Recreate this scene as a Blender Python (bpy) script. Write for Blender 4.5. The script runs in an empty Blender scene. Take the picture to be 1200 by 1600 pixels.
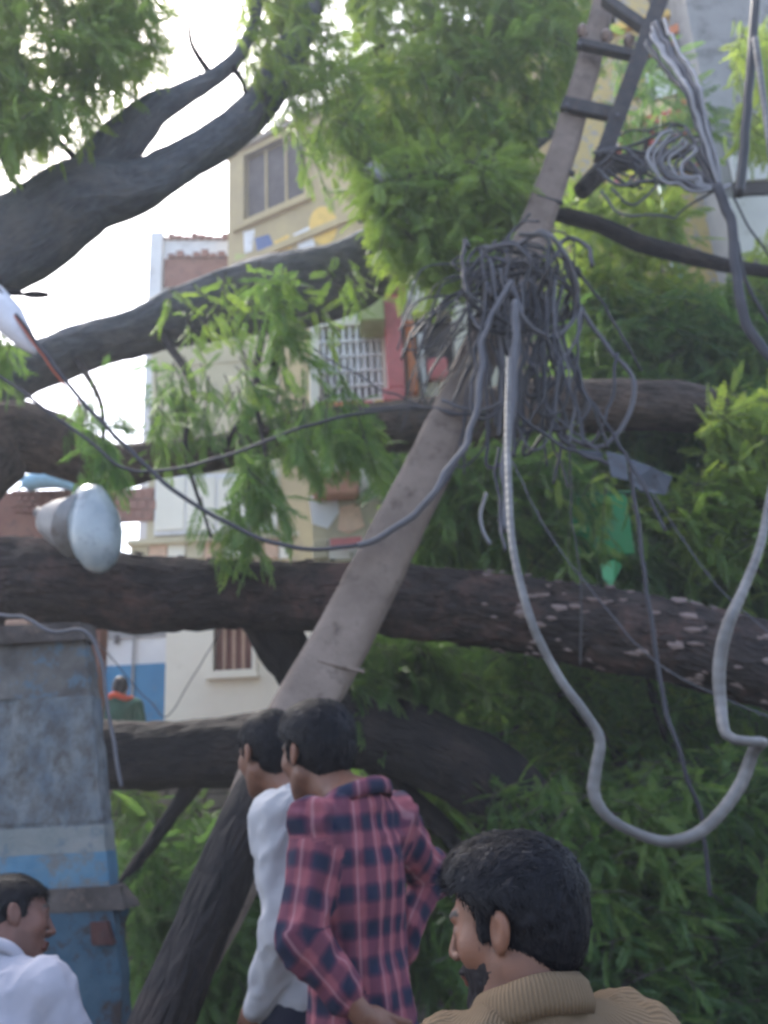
import bpy, math, random
import numpy as np
from mathutils import Vector, Matrix, Euler
random.seed(7); RNG = np.random.default_rng(7)
S = bpy.context.scene
COL = S.collection
R_ = math.radians

# ---------------------------------------------------------------- camera, world, sun, exposure
F = 1385.0                        # focal length in photo pixels (photo 1200 x 1600)
PITCH, ROLL, CAMH = 18.0, 3.0, 1.65
cam_d = bpy.data.cameras.new('camera'); cam = bpy.data.objects.new('camera', cam_d); COL.objects.link(cam)
cam_d.sensor_fit = 'VERTICAL'; cam_d.sensor_height = 24; cam_d.lens = 24*F/1600
cam_d.clip_start = 0.05; cam_d.clip_end = 500
CAMM = Matrix.Translation((0, 0, CAMH)) @ Matrix.Rotation(R_(90+PITCH), 4, 'X') @ Matrix.Rotation(R_(-ROLL), 4, 'Z')
cam.matrix_world = CAMM
cam_d.dof.use_dof = True; cam_d.dof.focus_distance = 0.62; cam_d.dof.aperture_fstop = 6.2
S.camera = cam
W = bpy.data.worlds.new('World'); S.world = W; W.use_nodes = True
nt = W.node_tree; nt.nodes.clear()
sky = nt.nodes.new('ShaderNodeTexSky'); sky.sky_type = 'NISHITA'; sky.sun_disc = False
SUN_EL, SUN_ROT = 52, -35         # sun high, beyond the trees and to the left
sky.sun_elevation = R_(SUN_EL); sky.sun_rotation = R_(SUN_ROT); sky.dust_density = 3.0; sky.air_density = 1.0
bg = nt.nodes.new('ShaderNodeBackground'); bg.inputs[1].default_value = 0.13
wo = nt.nodes.new('ShaderNodeOutputWorld')
hs_ = nt.nodes.new('ShaderNodeHueSaturation'); hs_.inputs['Saturation'].default_value = .85
nt.links.new(sky.outputs[0], hs_.inputs['Color']); nt.links.new(hs_.outputs[0], bg.inputs[0]); nt.links.new(bg.outputs[0], wo.inputs[0])
sun_d = bpy.data.lights.new('sun', 'SUN'); sun = bpy.data.objects.new('sun', sun_d); COL.objects.link(sun)
sun_d.energy = 1.0; sun_d.angle = R_(12); sun_d.color = (1, .95, .88)
se, sr = R_(SUN_EL), R_(SUN_ROT)
sdir = Vector((math.sin(sr)*math.cos(se), math.cos(sr)*math.cos(se), math.sin(se)))   # towards the sun
sun.rotation_euler = sdir.to_track_quat('Z', 'Y').to_euler(); sun.location = (0, 0, 30)
S.view_settings.view_transform = 'Standard'; S.view_settings.look = 'None'
S.view_settings.exposure = 2.35; S.view_settings.gamma = 1
S.render.engine = 'CYCLES'
S.cycles.max_bounces = 7; S.cycles.diffuse_bounces = 4; S.cycles.glossy_bounces = 2
S.cycles.transmission_bounces = 3; S.cycles.transparent_max_bounces = 4
S.cycles.use_denoising = True; S.cycles.caustics_reflective = False; S.cycles.caustics_refractive = False

# ---------------------------------------------------------------- pixel -> place helpers
R3 = CAMM.to_3x3(); C0 = Vector((0, 0, CAMH))
def ray(px, py):
    return R3 @ Vector(((px-600)/F, -(py-800)/F, -1))
def P(px, py, Y):                 # the point seen at that pixel, Y metres down the street
    d = ray(px, py); return C0 + d*(Y/d.y)
def PZ(px, py, z):
    d = ray(px, py); return C0 + d*((z-CAMH)/d.z)
def pr(npx, Y, py=800):           # length in metres of npx pixels at depth Y
    return npx/F*Y*1.05

# ---------------------------------------------------------------- object helpers
def tag(o, label=None, cat=None, group=None, kind=None):
    if label: o['label'] = label
    if cat: o['category'] = cat
    if group: o['group'] = group
    if kind: o['kind'] = kind
    return o
def thing(name, label, cat, loc=(0, 0, 0), rz=0, group=None):
    o = bpy.data.objects.new(name, None); COL.objects.link(o); o.empty_display_size = .1
    o.location = loc; o.rotation_euler = (0, 0, rz)
    return tag(o, label, cat, group)
def world_of(p):
    Mx = Matrix.LocRotScale(p.location, p.rotation_euler, None)
    return Mx if p.parent is None else world_of(p.parent) @ p.matrix_parent_inverse @ Mx
def adopt(o, parent):             # parent while keeping world-space vertices
    o.parent = parent; o.matrix_parent_inverse = world_of(parent).inverted()
def mesh(name, V, Fc, mat, parent=None, smooth=True, attrs=None, local=False, mats=None, midx=None):
    V = np.asarray(V, dtype=np.float32).reshape(-1, 3)
    me = bpy.data.meshes.new(name)
    if isinstance(Fc, np.ndarray):
        n, k = Fc.shape
        me.vertices.add(len(V)); me.vertices.foreach_set('co', V.ravel())
        me.loops.add(n*k); me.loops.foreach_set('vertex_index', Fc.astype(np.int32).ravel())
        me.polygons.add(n); me.polygons.foreach_set('loop_start', np.arange(0, n*k, k, dtype=np.int32))
        me.update(calc_edges=True)
    else:
        me.from_pydata([tuple(v) for v in V], [], Fc)
    if attrs:
        for an, arr in attrs.items():
            arr = np.asarray(arr, dtype=np.float32)
            if arr.ndim == 1:
                a = me.attributes.new(an, 'FLOAT', 'POINT'); a.data.foreach_set('value', arr)
            elif arr.shape[1] == 3:
                a = me.attributes.new(an, 'FLOAT_VECTOR', 'POINT'); a.data.foreach_set('vector', arr.ravel())
            else:
                a = me.attributes.new(an, 'FLOAT_COLOR', 'POINT'); a.data.foreach_set('color', arr.ravel())
    for m in (mats or [mat]): me.materials.append(m)
    if midx is not None: me.polygons.foreach_set('material_index', np.asarray(midx, dtype=np.int32))
    me.polygons.foreach_set('use_smooth', [smooth]*len(me.polygons))
    me.update()
    o = bpy.data.objects.new(name, me); COL.objects.link(o)
    if parent is not None:
        if local: o.parent = parent
        else: adopt(o, parent)
    return o

def hashn(ix, iy, iz, seed):
    h = (ix.astype(np.int64)*374761393 + iy.astype(np.int64)*668265263 + iz.astype(np.int64)*2147483647 + seed*974711) & 0xffffffff
    h = ((h ^ (h >> 13))*1274126177) & 0xffffffff
    return ((h ^ (h >> 16)) & 0xffff)/65535.0*2-1
def vnoise(p, seed=0):            # value noise, p (n,3) -> (n,)
    p = np.asarray(p, dtype=np.float64); f = np.floor(p); t = p-f; t = t*t*(3-2*t); i = f.astype(np.int64)
    out = 0
    for dx in (0, 1):
        wx = t[:, 0] if dx else 1-t[:, 0]
        for dy in (0, 1):
            wy = t[:, 1] if dy else 1-t[:, 1]
            for dz in (0, 1):
                wz = t[:, 2] if dz else 1-t[:, 2]
                out = out + wx*wy*wz*hashn(i[:, 0]+dx, i[:, 1]+dy, i[:, 2]+dz, seed)
    return out
def fbm(p, oct=3, seed=0):
    p = np.asarray(p); r = 0; a = 1
    for k in range(oct):
        r = r + a*vnoise(p*2**k, seed+k); a *= .5
    return r

# ---------------------------------------------------------------- materials
def nodes(name):
    m = bpy.data.materials.new(name); m.use_nodes = True
    t = m.node_tree; t.nodes.clear()
    out = t.nodes.new('ShaderNodeOutputMaterial'); b = t.nodes.new('ShaderNodeBsdfPrincipled')
    t.links.new(b.outputs[0], out.inputs[0])
    return m, t, b, out
def N(t, kind, **kw):
    n = t.nodes.new(kind)
    for k, v in kw.items():
        if k.startswith('i_'): n.inputs[int(k[2:]) if k[2:].isdigit() else k[2:].replace('_', ' ')].default_value = v
        else: setattr(n, k, v)
    return n
def L(t, a, b): t.links.new(a, b)
def c4(c): return (c[0], c[1], c[2], 1)
def coordsrc(t, attr):
    if attr: return N(t, 'ShaderNodeAttribute', attribute_name=attr).outputs['Vector']
    return N(t, 'ShaderNodeTexCoord').outputs['Object']
def weathered(name, base, alt, dirt=None, scale=2.0, rough=.85, bump=.3, bscale=40, attr=None, stretch=(1, 1, 1), dlo=.55, dhi=.7, spec=.3, metallic=0, edge=.5):
    """base colour mottled to alt, with patches of dirt, and fine relief"""
    m, t, b, out = nodes(name)
    mp = N(t, 'ShaderNodeMapping'); mp.inputs['Scale'].default_value = stretch
    L(t, coordsrc(t, attr), mp.inputs[0])
    n1 = N(t, 'ShaderNodeTexNoise', i_Scale=scale, i_Detail=6.0, i_Roughness=.62); L(t, mp.outputs[0], n1.inputs['Vector'])
    r1 = N(t, 'ShaderNodeValToRGB'); r1.color_ramp.elements[0].position = .35; r1.color_ramp.elements[1].position = .68
    r1.color_ramp.elements[0].color = c4(base); r1.color_ramp.elements[1].color = c4(alt)
    L(t, n1.outputs[0], r1.inputs[0]); col = r1.outputs[0]
    if dirt:
        n2 = N(t, 'ShaderNodeTexNoise', i_Scale=scale*1.7, i_Detail=8.0, i_Roughness=.7)
        mp2 = N(t, 'ShaderNodeMapping'); mp2.inputs['Location'].default_value = (3.1, 7.7, 1.3); L(t, mp.outputs[0], mp2.inputs[0]); L(t, mp2.outputs[0], n2.inputs['Vector'])
        r2 = N(t, 'ShaderNodeValToRGB'); r2.color_ramp.elements[0].position = dlo; r2.color_ramp.elements[1].position = dhi
        L(t, n2.outputs[0], r2.inputs[0])
        mx = N(t, 'ShaderNodeMix', data_type='RGBA'); L(t, r2.outputs[0], mx.inputs[0]); L(t, col, mx.inputs[6]); mx.inputs[7].default_value = c4(dirt)
        col = mx.outputs[2]
    L(t, col, b.inputs['Base Color'])
    n3 = N(t, 'ShaderNodeTexNoise', i_Scale=bscale, i_Detail=5.0, i_Roughness=.7); L(t, mp.outputs[0], n3.inputs['Vector'])
    bp = N(t, 'ShaderNodeBump', i_Strength=bump, i_Distance=.01); L(t, n3.outputs[0], bp.inputs['Height']); L(t, bp.outputs[0], b.inputs['Normal'])
    b.inputs['Roughness'].default_value = rough; b.inputs['Specular IOR Level'].default_value = spec; b.inputs['Metallic'].default_value = metallic
    return m
def bark_mat(name, dark, mid, red, flake, fl=.66):
    m, t, b, out = nodes(name)
    src = coordsrc(t, 'bark')
    mp = N(t, 'ShaderNodeMapping'); mp.inputs['Scale'].default_value = (1, 1, .3); L(t, src, mp.inputs[0])
    n1 = N(t, 'ShaderNodeTexNoise', i_Scale=26.0, i_Detail=6.0, i_Roughness=.65); L(t, mp.outputs[0], n1.inputs['Vector'])
    r1 = N(t, 'ShaderNodeValToRGB'); e = r1.color_ramp.elements; e[0].position = .33; e[0].color = c4(dark); e[1].position = .7; e[1].color = c4(mid)
    L(t, n1.outputs[0], r1.inputs[0])
    n2 = N(t, 'ShaderNodeTexNoise', i_Scale=3.0, i_Detail=5.0, i_Roughness=.7); L(t, src, n2.inputs['Vector'])
    r2 = N(t, 'ShaderNodeValToRGB'); r2.color_ramp.elements[0].position = .48; r2.color_ramp.elements[1].position = .66
    L(t, n2.outputs[0], r2.inputs[0])
    mx = N(t, 'ShaderNodeMix', data_type='RGBA'); L(t, r2.outputs[0], mx.inputs[0]); L(t, r1.outputs[0], mx.inputs[6]); mx.inputs[7].default_value = c4(red)
    n3 = N(t, 'ShaderNodeTexNoise', i_Scale=9.0, i_Detail=7.0, i_Roughness=.7)
    mp3 = N(t, 'ShaderNodeMapping'); mp3.inputs['Location'].default_value = (5, 2, 9); mp3.inputs['Scale'].default_value = (1, 1, .55); L(t, src, mp3.inputs[0]); L(t, mp3.outputs[0], n3.inputs['Vector'])
    r3 = N(t, 'ShaderNodeValToRGB'); r3.color_ramp.elements[0].position = fl; r3.color_ramp.elements[1].position = fl+.04
    L(t, n3.outputs[0], r3.inputs[0])
    mx2 = N(t, 'ShaderNodeMix', data_type='RGBA'); L(t, r3.outputs[0], mx2.inputs[0]); L(t, mx.outputs[2], mx2.inputs[6]); mx2.inputs[7].default_value = c4(flake)
    L(t, mx2.outputs[2], b.inputs['Base Color'])
    v = N(t, 'ShaderNodeTexVoronoi', feature='DISTANCE_TO_EDGE', i_Scale=28.0); L(t, mp.outputs[0], v.inputs['Vector'])
    ad = N(t, 'ShaderNodeMath', operation='ADD'); L(t, n1.outputs[0], ad.inputs[0])
    mu = N(t, 'ShaderNodeMath', operation='MULTIPLY', i_1=1.6); L(t, v.outputs['Distance'], mu.inputs[0]); L(t, mu.outputs[0], ad.inputs[1])
    bp = N(t, 'ShaderNodeBump', i_Strength=.8, i_Distance=.02); L(t, ad.outputs[0], bp.inputs['Height']); L(t, bp.outputs[0], b.inputs['Normal'])
    b.inputs['Roughness'].default_value = .88; b.inputs['Specular IOR Level'].default_value = .25
    return m
def leaf_mat(name, cols, trans=.35):
    m, t, b, out = nodes(name)
    a = N(t, 'ShaderNodeAttribute', attribute_name='tint')
    r = N(t, 'ShaderNodeValToRGB'); cr = r.color_ramp
    for i, c in enumerate(cols):
        e = cr.elements[i] if i < 2 else cr.elements.new(.5)
        e.color = c4(c)
    for i, e in enumerate(cr.elements): pass
    ps = [0, .45, .8, 1][:len(cols)] if len(cols) > 2 else [0, 1]
    while len(cr.elements) > 1: cr.elements.remove(cr.elements[-1])
    cr.elements[0].position = 0; cr.elements[0].color = c4(cols[0])
    for c, p_ in list(zip(cols, ps))[1:]:
        e = cr.elements.new(p_); e.color = c4(c)
    L(t, a.outputs['Fac'], r.inputs[0]); L(t, r.outputs[0], b.inputs['Base Color'])
    b.inputs['Roughness'].default_value = .42; b.inputs['Specular IOR Level'].default_value = .45
    tr = N(t, 'ShaderNodeBsdfTranslucent')
    hs = N(t, 'ShaderNodeHueSaturation', i_Hue=.485, i_Saturation=1.1, i_Value=1.7); L(t, r.outputs[0], hs.inputs['Color']); L(t, hs.outputs[0], tr.inputs[0])
    mx = N(t, 'ShaderNodeMixShader', i_0=trans); L(t, b.outputs[0], mx.inputs[1]); L(t, tr.outputs[0], mx.inputs[2]); L(t, mx.outputs[0], out.inputs[0])
    return m
def plain(name, c, rough=.5, metallic=0, spec=.4):
    c2 = tuple(min(1, x*1.25+.005) for x in c)
    return weathered(name, c, c2, scale=9, rough=rough, bump=.08, bscale=60, metallic=metallic, spec=spec)

M = {}
M['bark'] = bark_mat('bark', (.011, .0095, .010), (.052, .041, .039), (.10, .06, .052), (.15, .115, .11), .68)
M['bark_pale'] = bark_mat('bark_brown', (.034, .027, .025), (.115, .088, .078), (.15, .105, .085), (.24, .19, .16), .68)
M['bark_dark'] = bark_mat('bark_dark', (.008, .008, .0095), (.028, .024, .025), (.045, .034, .031), (.10, .085, .08), .72)
M['bark_veiled'] = bark_mat('bark_grey_glare', (.07, .078, .095), (.14, .155, .18), (.15, .15, .16), (.2, .2, .2), .76)  # blue-grey lift: lens glare over the upper limbs is put into the bark
M['twig'] = plain('twig', (.05, .042, .036), .8)
M['leaf'] = leaf_mat('leaf_neem', [(.045, .10, .032), (.09, .175, .05), (.15, .245, .06), (.23, .31, .075)], .5)
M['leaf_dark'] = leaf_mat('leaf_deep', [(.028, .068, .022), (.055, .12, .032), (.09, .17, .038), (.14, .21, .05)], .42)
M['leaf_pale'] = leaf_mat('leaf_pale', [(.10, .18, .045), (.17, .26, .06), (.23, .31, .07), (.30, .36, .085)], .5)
M['concrete'] = weathered('pole_concrete', (.15, .115, .095), (.23, .18, .15), (.075, .055, .045), scale=5, bump=.6, bscale=55, rough=.9)
M['steel_dark'] = weathered('old_steel', (.022, .022, .027), (.05, .045, .045), (.09, .05, .035), scale=14, rough=.7, bump=.3, spec=.4)
M['cable_black'] = plain('cable_black', (.018, .018, .022), .5)
M['cable_grey'] = plain('cable_grey', (.075, .075, .088), .6)
M['cable_mid'] = plain('cable_slate', (.032, .032, .042), .6)
M['cable_pale'] = plain('cable_pale', (.2, .2, .215), .5)
# ---------------------------------------------------------------- geometry helpers
def catmull(pts, n):
    pts = np.asarray(pts, dtype=float)
    p = np.vstack([2*pts[0]-pts[1], pts, 2*pts[-1]-pts[-2]])
    out = []
    seg = len(pts)-1
    L_ = np.linalg.norm(np.diff(pts[:, :3], axis=0), axis=1); per = np.maximum(2, np.round(n*L_/max(L_.sum(), 1e-6)).astype(int))
    for i in range(seg):
        t = np.linspace(0, 1, per[i], endpoint=False)[:, None]
        a, b, c, d = p[i], p[i+1], p[i+2], p[i+3]
        out.append(.5*((2*b)+(-a+c)*t+(2*a-5*b+4*c-d)*t**2+(-a+3*b-3*c+d)*t**3))
    out.append(pts[-1:])
    return np.vstack(out)
def tube_arrays(path, rad, sides, lump=0, groove=0, seed=0, cap=True, flat=None):
    """path (n,3), rad (n,) -> verts, quads, bark attribute"""
    path = np.asarray(path, float); rad = np.asarray(rad, float); n = len(path)
    T = np.gradient(path, axis=0); T /= np.linalg.norm(T, axis=1)[:, None]+1e-9
    up = np.array([0, 0, 1.]) if abs(T[0, 2]) < .9 else np.array([0, 1., 0])
    s = np.cross(up, T[0]); s /= np.linalg.norm(s)
    sides_v = []; 
    Sx = np.zeros((n, 3)); Ux = np.zeros((n, 3))
    for i in range(n):
        s = s - T[i]*np.dot(s, T[i]); s /= np.linalg.norm(s)+1e-9
        Sx[i] = s; Ux[i] = np.cross(T[i], s)
    a = np.linspace(0, 2*np.pi, sides, endpoint=False)
    ca, sa = np.cos(a), np.sin(a)
    dist = np.concatenate([[0], np.cumsum(np.linalg.norm(np.diff(path, axis=0), axis=1))])
    rr = np.repeat(rad[:, None], sides, 1)
    bk = np.stack([rr*ca, rr*sa, np.repeat(dist[:, None], sides, 1)], -1).reshape(-1, 3)
    r = rr.reshape(-1).copy()
    if lump: r = r*(1+lump*fbm(bk*np.array([3.5, 3.5, 2.2])+seed*7.3, 3, seed))
    if groove:
        q = fbm(bk*np.array([26, 26, 6.5])+seed*3.1, 3, seed+11)
        q2 = np.abs(fbm(bk*np.array([14, 14, 4.])+seed, 2, seed+5))
        r = r+groove*(q*.6+np.minimum(q2*2.2, .9)-.5)
    ca_, sa_ = np.tile(ca, n), np.tile(sa, n)
    V = np.repeat(path, sides, 0)+np.repeat(Sx, sides, 0)*(r*ca_)[:, None]+np.repeat(Ux, sides, 0)*(r*sa_)[:, None]
    i = np.arange(n-1)[:, None]*sides; j = np.arange(sides)[None, :]; j2 = (j+1) % sides
    Q = np.stack([i+j, i+j2, i+sides+j2, i+sides+j], -1).reshape(-1, 4)
    if cap:
        V = np.vstack([V, path[:1], path[-1:]]); bk = np.vstack([bk, [[0, 0, 0]], [[0, 0, dist[-1]]]])
        c0, c1 = n*sides, n*sides+1
        j = np.arange(0, sides, 1); k = (j+1) % sides
        # caps as degenerate-free quads: (centre, j, j+1, j+2) needs even sides
        je = np.arange(0, sides, 2)
        Q0 = np.stack([np.full(len(je), c0), (je+2) % sides, (je+1) % sides, je], -1)
        Q1 = np.stack([np.full(len(je), c1), (n-1)*sides+je, (n-1)*sides+(je+1) % sides, (n-1)*sides+(je+2) % sides], -1)
        Q = np.vstack([Q, Q0, Q1])
    return V, Q, bk
def join(parts):
    V = []; Q = []; A = []; o = 0
    for v, q, a in parts:
        V.append(v); Q.append(q+o); A.append(a); o += len(v)
    return np.vstack(V), np.vstack(Q), np.concatenate(A)
def limb(name, pts, mat, parent, sides=40, step=.028, lump=.09, groove=.012, seed=1, knots=True):
    """pts: (px, py, Y, radius_px)"""
    w = []
    for px, py, Y, r in pts:
        v = P(px, py, Y); w.append((v.x, v.y, v.z, pr(r, Y)))
    w = np.array(w); Ln = np.linalg.norm(np.diff(w[:, :3], axis=0), axis=1).sum()
    c = catmull(w, int(Ln/step))
    c[:, :3] += np.stack([fbm(c[:, :3]*1.7+seed*k*5.1, 2, seed+k) for k in (1, 2, 3)], 1)*c[:, 3:4]*.12
    V, Q, bk = tube_arrays(c[:, :3], np.maximum(c[:, 3], .004), sides, lump, groove, seed)
    if isinstance(mat, str): mat = M[mat]
    return mesh(name, V, Q, mat, parent, attrs={'bark': bk})
def cable_arrays(pts, r, n=40, sides=6):
    c = catmull(np.array(pts, float), n)
    if c.shape[1] > 3: rad = c[:, 3]
    else: rad = np.full(len(c), r)
    return tube_arrays(c[:, :3], rad, sides)
def pxs(pts):
    return [tuple(P(*p)) for p in pts]

def box_arrays(p0, p1, bev=0.0):
    x0, y0, z0 = p0; x1, y1, z1 = p1
    V = [(x0, y0, z0), (x1, y0, z0), (x1, y1, z0), (x0, y1, z0), (x0, y0, z1), (x1, y0, z1), (x1, y1, z1), (x0, y1, z1)]
    Q = [(0, 3, 2, 1), (4, 5, 6, 7), (0, 1, 5, 4), (1, 2, 6, 5), (2, 3, 7, 6), (3, 0, 4, 7)]
    return np.array(V, float), np.array(Q)
def bevel(o, w=.01, seg=2):
    m = o.modifiers.new('bevel', 'BEVEL'); m.width = w; m.segments = seg; m.limit_method = 'ANGLE'; return o

class Facade:
    """a wall plane standing on the ground through A and B (left, right); d is measured out of it towards the camera"""
    def __init__(s, A, B, parent):
        s.A = Vector((A.x, A.y, 0)); u = Vector((B.x-A.x, B.y-A.y, 0)); s.len = u.length; s.u = u.normalized()
        s.n = Vector((s.u.y, -s.u.x, 0)); s.parent = parent
        if s.n.y > 0: s.n = -s.n
    def uv(s, px, py, d=0):
        r = ray(px, py); o = s.A+s.n*d
        t = (o-C0).dot(s.n)/r.dot(s.n); q = C0+r*t
        return (q-s.A).dot(s.u), q.z
    def pt(s, a, z, d): return s.A+s.u*a+s.n*d+Vector((0, 0, z))
    def box(s, name, a0, a1, z0, z1, d0, d1, mat, parent=None, bev=0):
        V, Q = box_arrays((a0, -d1, z0), (a1, -d0, z1))
        W_ = [s.A+s.u*v[0]-s.n*v[1]+Vector((0, 0, v[2])) for v in V]
        o = mesh(name, [tuple(v) for v in W_], Q, mat, parent or s.parent, smooth=False)
        if bev: bevel(o, bev)
        return o
    def pbox(s, name, x0, y0, x1, y1, d0, d1, mat, parent=None, bev=0):
        """rectangle from pixel corners (measured at its middle)"""
        xm, ym = (x0+x1)/2, (y0+y1)/2
        a0 = s.uv(x0, ym, d1)[0]; a1 = s.uv(x1, ym, d1)[0]; z1 = s.uv(xm, y0, d1)[1]; z0 = s.uv(xm, y1, d1)[1]
        return s.box(name, min(a0, a1), max(a0, a1), min(z0, z1), max(z0, z1), d0, d1, mat, parent, bev), (a0, a1, z0, z1)
    def poly(s, name, pp, d0, d1, mat, parent=None):
        """flat painted patch or plate of pixel outline pp, standing d0..d1 out of the wall"""
        n = len(pp); V = []
        for d in (d1, d0):
            for x, y in pp:
                a, z = s.uv(x, y, d1); V.append(tuple(s.pt(a, z, d)))
        Fc = [tuple(range(n)), tuple(range(2*n-1, n-1, -1))]+[(i, n+i, n+(i+1) % n, (i+1) % n) for i in range(n)]
        return mesh(name, V, Fc, mat, parent or s.parent, smooth=False)
    def wall_with_holes(s, name, a0, a1, z0, z1, holes, th, mat, parent=None):
        xs = sorted({a0, a1, *[h[0] for h in holes], *[h[1] for h in holes]}); zs = sorted({z0, z1, *[h[2] for h in holes], *[h[3] for h in holes]})
        ps = []
        def solid(i, j):
            if i < 0 or j < 0 or i >= len(xs)-1 or j >= len(zs)-1: return False
            x, z = (xs[i]+xs[i+1])/2, (zs[j]+zs[j+1])/2
            return not any(h[0] < x < h[1] and h[2] < z < h[3] for h in holes)
        V = []; Q = []
        def quad(c):
            k = len(V); V.extend(tuple(s.pt(*q)) for q in c); Q.append((k, k+1, k+2, k+3))
        for i in range(len(xs)-1):
            for j in range(len(zs)-1):
                if not solid(i, j): continue
                x0, x1_, w0, w1 = xs[i], xs[i+1], zs[j], zs[j+1]
                quad([(x0, w0, 0), (x1_, w0, 0), (x1_, w1, 0), (x0, w1, 0)]); quad([(x1_, w0, -th), (x0, w0, -th), (x0, w1, -th), (x1_, w1, -th)])
                if not solid(i-1, j): quad([(x0, w0, -th), (x0, w0, 0), (x0, w1, 0), (x0, w1, -th)])
                if not solid(i+1, j): quad([(x1_, w0, 0), (x1_, w0, -th), (x1_, w1, -th), (x1_, w1, 0)])
                if not solid(i, j-1): quad([(x0, w0, -th), (x1_, w0, -th), (x1_, w0, 0), (x0, w0, 0)])
                if not solid(i, j+1): quad([(x0, w1, 0), (x1_, w1, 0), (x1_, w1, -th), (x0, w1, -th)])
        return mesh(name, V, np.array(Q), mat, parent or s.parent, smooth=False)

# ---------------------------------------------------------------- foliage
def frond_proto(npair, ll, lw, curve, droop, twist=0.0, ang=52):
    """a pinnate leaf of unit length along +x; every leaflet one folded quad pair"""
    V = []; Q = []
    for i in range(npair+1):
        t = .16+.84*i/npair
        bx, bz = t, -curve*t*t
        for sgn in ((-1, 1) if i < npair else (0,)):
            a = R_(ang)*(1-.35*t)*sgn
            l = ll*(.65+.5*math.sin(math.pi*min(1, t*.95)))*random.uniform(.85, 1.15)
            w = lw*random.uniform(.85, 1.15)
            d = np.array([math.cos(a), math.sin(a), -droop*random.uniform(.5, 1.3)]); d /= np.linalg.norm(d)
            sd = np.cross(d, [0, 0, 1.]); sd /= np.linalg.norm(sd)+1e-9
            b = np.array([bx, 0, bz]); up = np.cross(sd, d)
            k = len(V)
            V += [b, b+d*l*.42+sd*w/2+up*w*.18, b+d*l+np.array([0, 0, -l*.12]), b+d*l*.38-sd*w/2+up*w*.18]
            Q.append((k, k+1, k+2, k+3))
    k = len(V)   # rachis
    for q in range(3):
        t0, t1 = q/3, (q+1)/3
        V += [np.array([t0, -.007, -curve*t0*t0]), np.array([t0, .007, -curve*t0*t0]), np.array([t1, .004, -curve*t1*t1]), np.array([t1, -.004, -curve*t1*t1])]
        Q.append((k+q*4, k+q*4+1, k+q*4+2, k+q*4+3))
    return np.array(V), np.array(Q)
NEEM = [frond_proto(9, .26, .062, c, dr, ang=a) for c, dr, a in ((.22, .35, 50), (.35, .5, 44), (.1, .3, 55), (.45, .6, 40))]
ROUND = [frond_proto(7, .19, .095, c, .3) for c in (.15, .3, .25)]
def build_fronds(name, pos, dirs, length, tint, mat, parent, protos=NEEM, twigs=None, kind='stuff'):
    n = len(pos); which = RNG.integers(0, len(protos), n)
    X = dirs/np.linalg.norm(dirs, axis=1)[:, None]
    rnd = RNG.normal(size=(n, 3))*.55+np.array([0, 0, 1.])
    Yv = np.cross(rnd, X); Yv /= np.linalg.norm(Yv, axis=1)[:, None]+1e-9
    Z = np.cross(X, Yv)
    Vs, Qs, Ts = [], [], []; off = 0
    for k, (pv, pq) in enumerate(protos):
        m = np.where(which == k)[0]
        if not len(m): continue
        w = (pv[None, :, 0, None]*X[m][:, None]+pv[None, :, 1, None]*Yv[m][:, None]+pv[None, :, 2, None]*Z[m][:, None])*length[m][:, None, None]+pos[m][:, None]
        nv = len(pv); Vs.append(w.reshape(-1, 3)); Qs.append((pq[None]+(np.arange(len(m))*nv)[:, None, None]).reshape(-1, 4)+off)
        tl = np.repeat(RNG.normal(0, .07, (len(m), nv//4)), 4, axis=1)
        Ts.append((np.clip(tint[m][:, None]+tl, 0, 1)).reshape(-1)); off += len(m)*nv
    V, Q, T_ = np.vstack(Vs), np.vstack(Qs), np.concatenate(Ts)
    o = mesh(name, V, Q, mat, parent, smooth=False, attrs={'tint': T_})
    if kind: o['kind'] = kind
    return o
def in_poly(x, y, poly):
    r = np.zeros(len(x), bool); j = len(poly)-1
    for i in range(len(poly)):
        xi, yi = poly[i]; xj, yj = poly[j]
        c = ((yi > y) != (yj > y)) & (x < (xj-xi)*(y-yi)/(yj-yi+1e-9)+xi); r ^= c; j = i
    return r
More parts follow.
